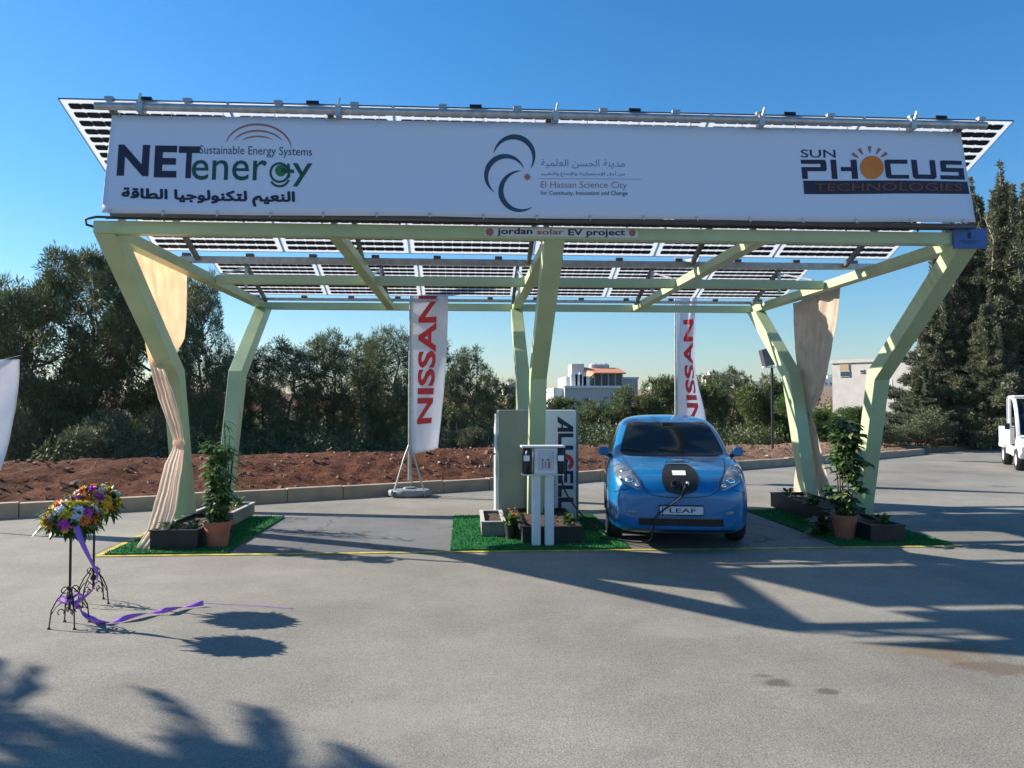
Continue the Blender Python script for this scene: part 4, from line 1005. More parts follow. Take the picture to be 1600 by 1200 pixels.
# bonnet and bumper shut lines, laid in the skin
def seam(pts):
    out = []
    for (xa, za), (xb, zb) in zip(pts, pts[1:]):
        for i in range(8):
            h = bv.ray_cast(Vector((xa+(xb-xa)*i/8, -2, za+(zb-za)*i/8)), Vector((0, 1, 0)))
            if h[0]: out.append(h[0]+h[1]*.0005)
    q = MB(); q.tube(out, .0045, 5); obj('shut_line', q, M_DARK, car)
seam([(-.66, 1.035), (-.62, .985), (-.54, .90), (-.46, .80), (-.42, .70), (-.34, .655), (-.18, .635), (0, .63), (.18, .635), (.34, .655), (.42, .70), (.46, .80), (.54, .90), (.62, .985), (.66, 1.035)])
for sx in (-1, 1): seam([(sx*.60, .72), (sx*.70, .70), (sx*.80, .66)])
for sx in (-1, 1):
    h = bv.ray_cast(Vector((sx*.25, -2, 1.13)), Vector((0, 1, 0)))[0]; q = MB()
    pts_ = [bv.ray_cast(Vector((x_, -2, z_)), Vector((0, 1, 0))) for x_, z_ in [(-.05+sx*.22, 1.075), (-.25+sx*.24, 1.10), (-.42+sx*.24, 1.115)]]
    q.tube([h_[0]+h_[1]*.018 for h_ in pts_ if h_[0]], .007, 6); obj('wiper', q, M_DARK, car)
h = bv.ray_cast(Vector((0, -2, 1.425)), Vector((0, 1, 0))); q = MB(); q.box(h[0]+h[1]*.012, (.14, .012, .04)); obj('mirror_mount', q, M_DARK, car, bevel=.008)
# charge port bay
OV = [(.668+.16-.16*math.cos(q), -.215*abs(math.sin(q))**.55, .215*abs(math.sin(q))**.55) for q in np.linspace(.12, PI-.12, 13)]
pb = cpatch('charge_port', OV, M_DARK, .008, n=16, m=16)
lab = obj('port_label', fpatch([(.865, -.085, .075), (.91, -.085, .075)], .016), M_WHITE, pb)
for xc, r in ((-.07, .045), (.065, .055)):
    h = bv.ray_cast(Vector((xc, -2, .775)), Vector((0, 1, 0))); q = MB(); q.lathe([(r, 0), (r, .02), (r*.75, .022), (r*.7, .005), (.001, .005)], h[0]+h[1]*.008, 20, h[1].to_track_quat('Z', 'Y').to_matrix(), cap=False); obj('socket', q, M_RUB, pb, smooth=40)
q = MB(); q.bar((0, .44, 1.003), (0, .50, 1.035), .30, .014); obj('port_lid', q, M_BLUE, car, bevel=.006)
q = MB(); q.span((-.12, .425, .992), (.13, .432, .999)); q.span((-.05, .455, 1.03), (.07, .465, 1.04)); obj('lid_latch', q, M_CHROME, car)
# number plate
q = MB(); q.span((-.265, -.032, .43), (.265, -.018, .545)); pl_ = obj('number_plate', q, M_DARK, car, bevel=.004)
q = MB(); q.span((-.215, -.036, .442), (.255, -.033, .533)); obj('plate_face', q, M_SIGN, pl_)
q = MB(); q.span((-.252, -.036, .442), (-.226, -.033, .533)); obj('plate_band', q, M_CABW, pl_)
q = MB(); q.span((-.258, -.01, .44), (.258, .06, .53)); obj('plate_bracket', q, M_DARK, car)
obj('lettering', fit(text_geo('LEAF', .012), lambda u, v: (u, -.0375, v), -.14, .17, .462, .512), M_DARK, pl_, fix=False)
hd = cpatch('bonnet_badge', [(.93, -.03, .03), (.945, -.03, .03)], M_CHROME, .004, n=4, m=2)
# no cabin or seats built: windows are opaque dark sheets over the closed body
cw = Matrix.Translation(car.location) @ Matrix.Rotation(CARA, 4, 'Z') @ Matrix.Diagonal((.965, 1, 1, 1))
def W(x, y, z): return cw @ Vector((x, y, z))
t = thing('charging_cable', 'black charging cable from the pedestal to the blue car nose', 'cable', (1.9, 9.0, 0))
h = bv.ray_cast(Vector((.065, -2, .775)), Vector((0, 1, 0)))[0]
a = W(h.x, h.y-.03, h.z+.02); b = W(.05, -.12, .78); c = W(.0, -.10, .66)
pts = [b, c, W(-.1, -.06, .57), W(-.22, -.055, .49), W(-.3, -.05, .40), W(-.33, .0, .27), W(-.36, .22, .1), W(-.5, .5, .03), W(-.75, .62, .03), W(-.95, .68, .04), PY(950, 836, 9.7), PY(925, 820, 9.6), PY(897, 790, 9.45), PY(880, 760, 9.3), (1.16, 9.2, .93)]
def spline(pts, k=8):
    pts = [Vector(p) for p in pts]; out = []
    for i in range(len(pts)-1):
        p0 = pts[max(i-1, 0)]; p1 = pts[i]; p2 = pts[i+1]; p3 = pts[min(i+2, len(pts)-1)]
        for j in range(k):
            u = j/k; out.append(.5*((2*p1)+(p2-p0)*u+(2*p0-5*p1+4*p2-p3)*u*u+(3*p1-p0-3*p2+p3)*u**3))
    return out+[pts[-1]]
pts = [Vector(p) for p in pts]
for p in pts: p.z = max(p.z, .03)
sp = spline(pts)
for p in sp: p.z = max(p.z, .028)
mb = MB(); mb.tube(sp, .0105, 8); obj('cord', mb, M_RUB, t, world=True, smooth=60)
mb = MB(); mb.tube([a, a+(b-a)*.5, b], [.036, .032, .026], 12); mb.tube([b, (b+c)/2, c], [.026, .024, .017], 10); cn = obj('connector', mb, M_DARK, t, world=True, smooth=50)
mb = MB(); m_ = (a+b)/2; mb.box(m_+Vector((.0, -.04, .012)), (.03, .05, .05)); obj('connector_highlight', mb, M_WHITE, t, world=True, bevel=.008)  # painted highlight: white block in front of the black connector

# ------------------------------------------------------------------ utility cart
ct = thing('utility_cart', 'white electric utility cart with a cargo bed near the right edge', 'cart', (14.17, 19.07, .0), R(-29))
# local: x to the picture's right, y to the rear; origin at the near front wheel
def cpc(name, mb, m, **k): return obj(name, mb, m, ct, **k)
q = MB(); prof = [(-.42, .42), (-.45, .62), (-.36, .82), (-.1, .93), (.05, .95), (.4, .60), (1.0, .52), (1.0, .32), (-.3, .32)]
q.prism(prof, lambda u, v, d: (d, u, v), .06, 1.30); cpc('body', q, M_WHITE, bevel=.05)
for x in (.06, 1.30):
    s = 1 if x > .5 else -1
    q = MB(); arc = [Vector((x, -.30+.0, .88)), Vector((x, -.22, 1.2)), Vector((x, -.04, 1.55)), Vector((x, .18, 1.78)), Vector((x, .45, 1.88)), Vector((x, 1.05, 1.9))]
    for p0, p1 in zip(arc, arc[1:]): q.bar(p0, p1+(p1-p0).normalized()*.02, .07, .085, (1, 0, 0))
    cpc('pillar', q, M_WHITE, bevel=.015)
    q = MB(); q.bar((x, 1.04, .5), (x, 1.04, 1.88), .06, .06, (1, 0, 0)); cpc('rear_pillar', q, M_WHITE, bevel=.01)
    q = MB(); q.bar((x, -.12, 1.1), (x-.2 if x < .5 else x+.2, -.16, 1.13), .02, .02); q.box((x-.22 if x < .5 else x+.22, -.16, 1.14), (.11, .05, .16)); cpc('mirror', q, M_DARK, bevel=.01)
q = MB(); q.add([(.11, -.28, .93), (1.25, -.28, .93), (1.25, .2, 1.76), (.11, .2, 1.76), (.11, -.12, 1.42), (1.25, -.12, 1.42)], [(0, 1, 5, 4), (4, 5, 2, 3)]); cpc('windscreen', q, M_GLASS, solid=.008)
q = MB(); q.span((.02, .12, 1.88), (1.34, 1.12, 1.94)); cpc('roof', q, M_WHITE, bevel=.025)
q = MB(); q.span((.15, .62, .55), (1.2, 1.0, .78)); q.span((.15, .93, .78), (1.2, 1.03, 1.25)); cpc('seat', q, M_DARK, bevel=.03)
q = MB(); q.span((.0, 1.1, .62), (1.36, 2.75, .7)); q.span((.0, 1.1, .7), (.05, 2.75, 1.08)); q.span((1.31, 1.1, .7), (1.36, 2.75, 1.08)); q.span((.05, 2.7, .7), (1.31, 2.75, 1.08)); q.span((.05, 1.1, .7), (1.31, 1.15, 1.08)); cpc('cargo_bed', q, M_WHITE, bevel=.012)
q = MB()
for x in (.03, 1.33): q.bar((x, 1.2, 1.08), (x, 1.2, 1.9), .04, .04)
q.bar((.01, 1.2, 1.88), (1.35, 1.2, 1.88), .04, .04); cpc('rack', q, M_WHITE)
q = MB(); q.span((.2, .4, .25), (1.16, 2.6, .5)); cpc('chassis', q, M_DARK)
for x in (.22, 1.14):
    q = MB(); q.lathe([(.001, 0), (.07, 0), (.075, .015), (.001, .03)], (x+.05, -.42, .80), 16, Matrix.Rotation(R(60), 3, 'X')); cpc('headlight', q, M_LENS, smooth=40)
q = MB(); q.box((.33, -.38, .82), (.1, .03, .05)); cpc('indicator_lamp', q, M_RED, bevel=.01)
for x in (.13, 1.23):
    for y in (0.0, 2.2):
        w = bpy.data.objects.new('wheel', None); COL.objects.link(w); w.parent = ct; w.location = (x, y, .29)
        RY = Matrix.Rotation(PI/2, 3, 'Y'); q = MB(); q.lathe([(.16, -.1), (.26, -.11), (.287, -.07), (.29, 0), (.287, .07), (.26, .11), (.16, .1)], n=28, M=RY, cap=False); obj('tyre', q, M_RUB, w, smooth=40)
        q = MB(); s = -1 if x < .5 else 1
        q.lathe([(.165, s*.1), (.15, s*.07), (.05, s*.09), (.001, s*.09)], n=24, M=RY, cap=False); q.lathe([(.165, -s*.09), (.001, -s*.09)], n=16, M=RY, cap=False); obj('rim', q, M_WHITE, w, smooth=40)
q = MB(); q.span((-.02, 1.75, .5), (.10, 2.65, .62)); q.span((1.26, 1.75, .5), (1.38, 2.65, .62)); cpc('fender', q, M_WHITE, bevel=.02)
q = MB(); q.span((.04, .38, .36), (.1, 1.7, .6)); q.span((1.26, .38, .36), (1.32, 1.7, .6)); cpc('side_skirt', q, M_WHITE, bevel=.015)

# ------------------------------------------------------------------ lamps
t = thing('pole_light', 'dark pole with a tilted box lamp by the right rear leg', 'lamp', (9.88, 24.2, .25))
mb = MB(); mb.tube([(9.88, 24.2, .1), (9.88, 24.2, 2.95)], .042, 10); obj('pole', mb, M_DARK, t, world=True, smooth=50)
mb = MB(); mb.box((9.72, 24.2, 3.22), (.34, .3, .56), Matrix.Rotation(R(-14), 3, 'Y')); obj('lamp_box', mb, M_ALU, t, world=True, bevel=.015)
mb = MB(); mb.span((9.58, 24.1, 2.88), (9.95, 24.28, 2.92)); obj('bracket', mb, M_WHITE, t, world=True)
b = PY(1398, 640, 38); t = thing('street_lamp', 'small white street lamp with a slanting arm before the dark conifers', 'lamp', (b.x, 38, terrain(b.x, 38)))
mb = MB(); tp = PY(1393, 592, 38); mb.tube([(b.x, 38, terrain(b.x, 38)), b, tp], [.06, .05, .04], 8); obj('pole', mb, M_BWHITE, t, world=True, smooth=60)
mb = MB(); hd_ = PY(1420, 630, 38); mb.tube([b, PY(1408, 636, 38), hd_], .02, 6); mb.bar(PY(1410, 635, 38), PY(1424, 626, 38), .16, .08); obj('lamp_head', mb, M_WHITE, t, world=True)

# ------------------------------------------------------------------ trees
def leaves_mesh(name, C, D, L, Wd, mats):
    """diamond leaves: centres C (n,3), directions D (n,3), lengths, widths"""
    n = len(C); rg = np.random.default_rng(n); D = D/np.linalg.norm(D, axis=1)[:, None]
    S = np.cross(D, rg.normal(size=(n, 3))); S /= np.linalg.norm(S, axis=1)[:, None]+1e-9
    V = np.empty((n, 4, 3)); l = L[:, None]; w = Wd[:, None]
    V[:, 0] = C; V[:, 1] = C+D*l*.5+S*w*.5; V[:, 2] = C+D*l; V[:, 3] = C+D*l*.5-S*w*.5
    m = bpy.data.meshes.new(name); m.vertices.add(n*4); m.vertices.foreach_set('co', V.reshape(-1).astype(np.float32))
    m.loops.add(n*4); m.loops.foreach_set('vertex_index', np.arange(n*4, dtype=np.int32)); m.polygons.add(n)
    m.polygons.foreach_set('loop_start', np.arange(0, n*4, 4, dtype=np.int32)); m.polygons.foreach_set('loop_total', np.full(n, 4, dtype=np.int32))
    m.update(); m.validate(); m.materials.append(mats); return m
def lump_points(rg, lumps, tufts, per, tr, up=.25, flat=.75):
    Cs = []; Ds = []
    for (c, r) in lumps:
        k = max(8, int(tufts*(r**2)/.5)); d = rg.normal(size=(k, 3)); d /= np.linalg.norm(d, axis=1)[:, None]
        rad = r*rg.uniform(.45, 1.12, size=k)**.6; p = np.array(c)+d*rad[:, None]*np.array([1, 1, flat])
        q = rg.normal(size=(k, per, 3)); q /= np.linalg.norm(q, axis=2)[:, :, None]
        q = q+d[:, None, :]*.7+np.array([0, 0, up])
        pos = p[:, None, :]+q*tr*rg.uniform(.1, 1, size=(k, per, 1))
        Cs.append(pos.reshape(-1, 3)); Ds.append(q.reshape(-1, 3))
    return np.concatenate(Cs), np.concatenate(Ds)
def limb(mb, a, b, r0, r1, rg, n=5, sag=.1):
    a = np.array(a, float); b = np.array(b, float); L_ = np.linalg.norm(b-a)
    pts = []; rs = []
    for i in range(n+1):
        t_ = i/n; p = a+(b-a)*t_+rg.normal(size=3)*L_*.035*(0 < i < n)+np.array([0, 0, -sag*L_*math.sin(PI*t_)]); pts.append(tuple(p)); rs.append(r0+(r1-r0)*t_)
    mb.tube(pts, rs, 7)
PROTO = {}
def proto(kind):
    """unit builders: returns (trunk mesh, crown mesh, height, crown radius)"""
    if kind in PROTO: return PROTO[kind]
    k, seed = kind[:-1], ord(kind[-1]); rg = np.random.default_rng(seed*7+len(k)); mb = MB(); H = 6.0
    if k == 'pine':
        H = 6.0; RR = 2.1; lumps = []; limb(mb, (0, 0, -.6), (rg.normal()*.3, rg.normal()*.3, H*.93), .16, .03, rg, 8, 0)
        for i in range(24):
            h = .22+.76*(i/23); a = i*2.4+rg.uniform(-.5, .5); pr = math.sin(PI*min(1, max(.08, (1.03-h)/.86)))**.55
            rr = RR*pr*rg.uniform(.45, 1.0); c = (rr*math.cos(a), rr*math.sin(a), H*h); r = rg.uniform(.34, .7)
            lumps.append((c, r)); limb(mb, (0, 0, max(.3, H*h-rg.uniform(.4, .9))), c, .05, .012, rg)
        C, D = lump_points(rg, lumps, 80, 24, .17, .35, .72); L_ = rg.uniform(.14, .24, len(C)); Wd = rg.uniform(.02, .04, len(C)); m, bk = M_PINE, M_BARK
    elif k == 'tall':
        H = 7.5; RR = 2.8; lumps = []; limb(mb, (0, 0, -.6), (.2, .1, H*.9), .2, .04, rg, 8, 0)
        for i in range(40):
            h = .16+.82*rg.random(); a = rg.uniform(0, 6.28); pr = math.sin(PI*min(1, max(.1, (1.04-h)/.95)))**.5
            rr = RR*pr*rg.uniform(.25, 1.0); c = (rr*math.cos(a), rr*math.sin(a), H*h); r = rg.uniform(.42, .86)
            lumps.append((c, r)); limb(mb, (0, 0, max(.5, H*h-rg.uniform(.5, 1.2))), c, .06, .012, rg)
        C, D = lump_points(rg, lumps, 62, 26, .2, .3, .7); L_ = rg.uniform(.16, .26, len(C)); Wd = rg.uniform(.025, .05, len(C)); m, bk = M_PINE, M_BARK
    elif k in ('olive', 'bright'):
        H = 4.5; RR = 1.9; lumps = []; limb(mb, (0, 0, -.6), (.1, 0, H*.7), .13, .03, rg, 6, 0)
        for i in range(26):
            h = .18+.74*rg.random(); a = rg.uniform(0, 6.28); pr = math.sin(PI*min(1, max(.15, (1.05-h)/1.0)))**.5
            rr = RR*pr*rg.uniform(.2, 1.0); c = (rr*math.cos(a), rr*math.sin(a), H*h); r = rg.uniform(.38, .7)
            lumps.append((c, r)); limb(mb, (0, 0, max(.3, H*h-rg.uniform(.3, .8))), c, .045, .01, rg)
        C, D = lump_points(rg, lumps, 120, 14, .15, .2, .85); L_ = rg.uniform(.09, .17, len(C)); Wd = rg.uniform(.04, .075, len(C)); m, bk = (M_OLIVE if k == 'olive' else M_BRIGHT), M_BARK
    elif k == 'bush':
        H = 1.8; RR = 1.2; lumps = []
        for i in range(18):
            a = rg.uniform(0, 6.28); rr = RR*math.sqrt(rg.random())*.8; z = rg.uniform(.3, 1.0)*H*math.sqrt(max(.1, 1-(rr/RR)**2))*.85; c = (rr*math.cos(a), rr*math.sin(a), z); lumps.append((c, rg.uniform(.25, .48)))
            limb(mb, (0, 0, -.3), c, .03, .008, rg)
        C, D = lump_points(rg, lumps, 200, 14, .1, .25, .85); L_ = rg.uniform(.06, .12, len(C)); Wd = rg.uniform(.02, .04, len(C)); m, bk = M_GREYBUSH, M_BARK
    elif k == 'cedar':
        H = 9.0; RR = 2.7; Cs = []; Ds = []; limb(mb, (0, 0, -.8), (.15, 0, H*.98), .2, .02, rg, 10, 0)
        nb = 150
        for i in range(nb):
            h = .05+.93*(i/nb); a = i*2.39996+rg.uniform(-.4, .4); L0 = RR*1.12*((1-h)**1.12)*rg.uniform(.42, 1.25)+.06; z0 = H*h
            rise = rg.uniform(-.05, .35); d = np.array([math.cos(a), math.sin(a), rise])
            tip = np.array([0, 0, z0])+d*L0; limb(mb, (0, 0, z0), tip, .03*(1-h)+.012, .006, rg, 3, -.03)
            k2 = int(30*L0)+8; t_ = rg.uniform(.12, 1.05, k2)**.8
            side = np.cross(d, [0, 0, 1]); side /= np.linalg.norm(side)
            p = np.array([0, 0, z0])+d*(L0*t_)[:, None]+side*(rg.normal(size=k2)*.2*L0*(1.15-t_)*.75)[:, None]+rg.normal(size=(k2, 3))*.05
            per = 13; q = rg.normal(size=(k2, per, 3)); q /= np.linalg.norm(q, axis=2)[:, :, None]; q = q*.8+d*.6+np.array([0, 0, .25])
            Cs.append((p[:, None, :]+q*.09*rg.uniform(.1, 1, size=(k2, per, 1))).reshape(-1, 3)); Ds.append(q.reshape(-1, 3))
        for i in range(9):   # leading shoots
            a = rg.uniform(0, 6.28); rr = 0 if i == 0 else rg.uniform(.25, 1.15); b = np.array([rr*math.cos(a), rr*math.sin(a), H*(.80-.2*rr)]); e = b+np.array([rg.normal()*.06, rg.normal()*.06, rg.uniform(1.7, 2.7)])
            limb(mb, b, e, .03, .008, rg, 3, 0); k2 = 80; t_ = rg.random(k2); p = b+(e-b)*t_[:, None]; per = 14; q = rg.normal(size=(k2, per, 3)); q += np.array([0, 0, .8])
            Cs.append((p[:, None, :]+q*.07*(1.1-t_)[:, None, None]).reshape(-1, 3)); Ds.append(q.reshape(-1, 3))
        C = np.concatenate(Cs); D = np.concatenate(Ds); L_ = rg.uniform(.1, .2, len(C)); Wd = rg.uniform(.025, .05, len(C)); m, bk = M_CEDAR, M_BARKP
    top = float(np.percentile(C[:, 2], 99.8)); rad = float(np.percentile(np.hypot(C[:, 0], C[:, 1]), 99))
    cm = leaves_mesh('crown', C, D, L_, Wd, m); tm = mb.mesh('trunk', smooth=60); tm.materials.append(bk)
    PROTO[kind] = (tm, cm, top, rad); return PROTO[kind]
NAMES = {'pine': ('pine_tree', 'tree'), 'tall': ('pine_tree', 'tree'), 'olive': ('leafy_tree', 'tree'), 'bright': ('leafy_tree', 'tree'), 'bush': ('bush', 'bush'), 'cedar': ('conifer_tree', 'tree')}
def tree(kind, px, top, y, label, halfw=None, rz=0, x=None, h=None, sink=0):
    tm, cm, H, RR = proto(kind); nm, cat = NAMES[kind[:-1]]
    if x is None: x = PY(px, 632, y).x
    zb = terrain(x, y)-sink
    hh = h if h else PY(px, top, y).z-zb
    s = hh/H
    sx = (halfw*y/FPX/RR) if halfw else s
    t = thing(nm, label, cat, (x, y, zb), rz, 'bushes along the soil bank' if cat == 'bush' else 'trees beyond the soil bank')
    for n_, m_ in (('trunk', tm), ('crown', cm)):
        o = bpy.data.objects.new(n_, m_); COL.objects.link(o); o.parent = t; o.scale = (sx, sx, s)
    return t
TREES = [
 ('talla', 50, 398, 23, 'tall dark pine rising behind the plain white flag', 95, 0),
 ('tallb', 150, 392, 25, 'tallest dark pine at the left between the flag and the peach curtain', 95, 2),
 ('tallc', 245, 405, 27, 'dark pine whose crown shows behind the peach curtain', 80, 1),
 ('pinea', 315, 432, 24, 'dark pine with a ragged crown just right of the peach curtain', 48, .5),
 ('talla', -60, 430, 25, 'dark pine cut off by the left edge of the picture', 90, 3),
 ('pineb', 352, 560, 26, 'short dark pine behind the left rear leg', 50, 1),
 ('pinec', 405, 545, 27, 'dark pine just right of the left rear leg', 55, 2.2),
 ('pinea', 458, 532, 25, 'second dark pine right of the left rear leg', 58, 4),
 ('pineb', 520, 520, 26, 'dark pine halfway between the left rear leg and the lettered flag', 55, .3),
 ('pinec', 568, 528, 29, 'narrow dark pine close left of the lettered flag pole', 45, 5.1),
 ('pinea', 604, 514, 25, 'dark pine standing behind the lettered flag pole', 55, 2),
 ('pineb', 668, 524, 27, 'dark pine hidden behind the lettered flag cloth', 60, 3.3),
 ('pinec', 735, 545, 25, 'pointed dark pine between the lettered flag and the grey cabinet', 45, 1.7),
 ('pinea', 785, 592, 27, 'low dark pine behind the grey cabinet and rear middle leg', 45, 4.4),
 ('olivea', 880, 622, 36, 'low olive green tree in front of the white building', 48, 0),
 ('oliveb', 935, 626, 33, 'olive green tree rising over the left of the blue car roof', 48, 1),
 ('olivec', 990, 606, 34, 'round olive green tree just right of the white building', 50, 2),
 ('olivea', 1035, 590, 37, 'olive green tree left of the flag behind the car', 45, 3),
 ('oliveb', 1098, 588, 35, 'olive green tree close right of the flag behind the car', 50, 4),
 ('pineb', 1150, 576, 37, 'darker pointed tree between the car flag and the pole light', 42, 5),
 ('olivec', 1190, 588, 33, 'olive green tree standing just left of the pole light', 45, 5.5),
 ('brighta', 1235, 600, 32, 'green leafy tree behind the right rear leg', 48, .5),
 ('brightb', 1290, 640, 29, 'bright green leafy tree right of the champagne curtain', 48, 1.5),
 ('brightc', 1335, 636, 30, 'bright green leafy tree below the stone building', 48, 3.5),
 ('brighta', 1382, 640, 31, 'green leafy tree behind the upper right front leg', 45, 5),
 ('cedarb', 1572, 284, 29, 'tallest conifer with upright tips at the right edge', 130, 0),
 ('cedarc', 1527, 296, 31, 'conifer with a slim pointed tip right of the blue corner plate', 110, 4),
 ('cedara', 1496, 352, 30, 'grey green conifer between the right front leg and the taller ones', 105, 2),
 ('cedarb', 1468, 440, 29.5, 'broad conifer close right of the right front leg', 78, 1),
 ('cedarc', 1605, 305, 30, 'conifer with its crown half cut by the right edge above the cart', 100, 3),
 ('cedarb', 1655, 330, 30, 'conifer cut off by the right edge behind the cart', 120, 3.6),
 ('cedara', 1440, 572, 28.5, 'short dense conifer nearest the right front leg', 50, 5),
 ('cedarc', 1545, 470, 28, 'lower conifer in front of the tallest ones left of the cart', 80, .8),
 ('busha', 30, 622, 19.5, 'grey green bush beside the plain white flag', 40, 0),
 ('bushb', 165, 645, 19.5, 'wide grey green bush on the bank above the flower bouquets', 72, 1),
 ('bushc', 250, 640, 21, 'grey green bush half behind the peach curtain', 45, 2),
 ('busha', 722, 668, 20.5, 'grey green bush between the lettered flag and the grey cabinet', 42, 3),
 ('bushb', 1435, 640, 27.5, 'low grey green bush at the foot of the right conifers', 50, 4),
 ('bushc', 1370, 655, 27, 'low grey green bush behind the right front leg', 45, .5),
 ('bushb', 1530, 640, 28, 'low grey green bush on the rubble left of the cart', 55, 2.5),
]
for k, px, tp, y, lb, hw, rz in TREES: tree(k, px, tp, y, lb, hw, rz)
# undergrowth filling the slope between the trunks, and the far wood in the valley
rg = np.random.default_rng(5); Cs = []; Ds = []
for i in range(520):
    x = rg.uniform(-20, 30); s = rg.uniform(6.5, 22); y = kerb_y(x)+s/.86
    if x > 17 and y < 33: continue
    r = rg.uniform(.5, 1.1); z = terrain(x, y)+r*.4
    k = 110; d = rg.normal(size=(k, 3)); d /= np.linalg.norm(d, axis=1)[:, None]; p = np.array([x, y, z])+d*r*np.array([1, 1, .95])
    q = rg.normal(size=(k, 10, 3)); Cs.append((p[:, None, :]+q*.12).reshape(-1, 3)); Ds.append(q.reshape(-1, 3))
C = np.concatenate(Cs); D = np.concatenate(Ds)
tag(obj('undergrowth', leaves_mesh('undergrowth', C, D, rg.uniform(.08, .16, len(C)), rg.uniform(.035, .06, len(C)), M_PINE), []), 'dark undergrowth filling the slope between the trunks', 'undergrowth', kind='stuff')
Cs = []; Ds = []
for i in range(900):
    y = rg.uniform(48, 160); x = rg.uniform(-.75, .95)*y
    if 48 < y < 100 and .08 < x/y < .28 or (y < 76 and .42 < x/y < .68): continue
    r = rg.uniform(1.5, 2.8); z = terrain(x, y)+r*.8
    k = 90; d = rg.normal(size=(k, 3)); d /= np.linalg.norm(d, axis=1)[:, None]; p = np.array([x, y, z])+d*r*np.array([1, 1, .9])
    q = rg.normal(size=(k, 9, 3)); Cs.append((p[:, None, :]+q*.3).reshape(-1, 3)); Ds.append(q.reshape(-1, 3))
C = np.concatenate(Cs); D = np.concatenate(Ds)
tag(obj('far_woodland', leaves_mesh('far_woodland', C, D, rg.uniform(.25, .45, len(C)), rg.uniform(.14, .26, len(C)), M_OLIVE), []), 'far-off woodland covering the valley beyond the trees', 'woodland', kind='stuff')
# the pine outside the picture on the left whose shadow falls across the foreground
def shade_tree(kind, x, y, h, w, label):
    tm, cm, H, RR = proto(kind); t = thing('pine_tree', label, 'tree', (x, y, 0)); 
    for n_, m_ in (('trunk', tm), ('crown', cm)):
        o = bpy.data.objects.new(n_, m_); COL.objects.link(o); o.parent = t; o.scale = (w/RR, w/RR, h/H)
def palm(x, y, h, label, seed, fl, n=30):
    t = thing('palm_tree', label, 'tree', (x, y, 0)); rnd = random.Random(seed); mb = MB(); lf = MB()
    mb.tube([(x+.03*math.sin(z*2), y, z) for z in np.linspace(-.2, h, 9)], [.15-.04*i/8 for i in range(9)], 9)
    for i in range(n):
        a = i*2.39996+rnd.uniform(-.3, .3); el = rnd.uniform(-.35, 1.1); L_ = fl*rnd.uniform(.75, 1.1); pts = []
        for k in range(9):
            u = k/8; pts.append(Vector((x, y, h))+Vector((math.cos(a)*math.cos(el), math.sin(a)*math.cos(el), math.sin(el)))*L_*u-Vector((0, 0, .55*L_*u*u)))
        mb.tube(pts, [.014-.011*k/8 for k in range(9)], 5)
        for k in range(1, 9):
            for q_ in (0, .5):
                for sd in (-1, 1):
                    p = pts[k-1]+(pts[k]-pts[k-1])*q_; d = (pts[k]-pts[k-1]).normalized(); s_ = d.cross(Vector((0, 0, 1))).normalized()
                    v, f = leaf_blade(rnd, p, d*.8+s_*sd*.7-Vector((0, 0, .15)), .32*(1.1-.55*k/8)*fl, .028, .3); lf.add(v, f)
    obj('trunk', mb, M_BARK, t, world=True, smooth=60); obj('crown', lf, M_PINE, t, world=True, fix=False)
palm(-8.4, 6.3, 4.15, 'palm left of the picture shading the near asphalt', 3, 1.05, 44)
palm(-10.4, 7.5, 4.1, 'palm left of the picture standing behind the other', 9, .95)

# ------------------------------------------------------------------ buildings
def bpart(name, mb, m, par, **k): return obj(name, mb, m, par, world=True, **k)
Yb = 80.0
def Q(zx, zy, y=Yb): return onplane(840+zx/4, 480+zy/4, 1, y)
t = thing('apartment_building', 'white flat roofed building with an orange sloped roof and roof tower', 'building', (14, 84, -3))
a = Q(170, 505); b = Q(552, 600)
mb = MB(); mb.span((a.x, 80, -6), (b.x, 90, a.z)); w1 = bpart('wall', mb, M_BGREY, t)  # white building's front: its shade is put into the grey colour
for x0, y0, x1, y1 in ((285, 563, 330, 600), (405, 556, 447, 576), (215, 560, 250, 596)):
    p = Q(x0, y0); q = Q(x1, y1)
    if x0 == 215: continue
    mb = MB(); mb.span((p.x, 79.9, q.z), (q.x, 79.985, p.z)); wn = bpart('window', mb, M_BGREY, t); mb = MB(); mb.span((p.x+.12, 79.87, q.z+.12), (q.x-.12, 79.895, p.z-.12)); o = obj('pane', mb, M_WIN, wn); o.location = -Vector(t.location)
p = Q(105, 503); mb = MB(); mb.span((p.x, 81, -6), (a.x-.02, 89, p.z)); bpart('side_wing', mb, M_BWHITE, t)
mb = MB(); mb.span((a.x-.1, 79.8, a.z), (b.x+.1, 80.1, a.z+.25)); bpart('parapet', mb, M_BWHITE, t)
p = Q(193, 430); q = Q(345, 500); mb = MB(); mb.span((p.x, 82, a.z+.01), (q.x, 89, p.z)); bpart('upper_storey', mb, M_BWHITE, t)
p = Q(370, 408); q = Q(547, 490); mb = MB(); mb.span((p.x, 81.5, a.z+.26), (q.x, 88, p.z)); bpart('penthouse', mb, M_WIN, t)
mb = MB()
for k in range(5): xx = p.x+(q.x-p.x)*k/4; mb.span((xx-.06, 81.4, a.z+.26), (xx+.06, 81.48, p.z))
bpart('mullion', mb, M_BGREY, t)
r0 = Q(300, 395); r1 = Q(550, 407); mb = MB(); mb.add([(r0.x-.2, 80.9, p.z-1.6), (r0.x-.2, 85, r0.z+.5), (q.x+.3, 85, r0.z+.45), (q.x+.3, 80.9, p.z-.05), (p.x-.1, 80.9, p.z-.05)], [(0, 1, 4), (1, 2, 3, 4)]); bpart('roof', mb, M_ROOF, t, solid=.15, fix=False)
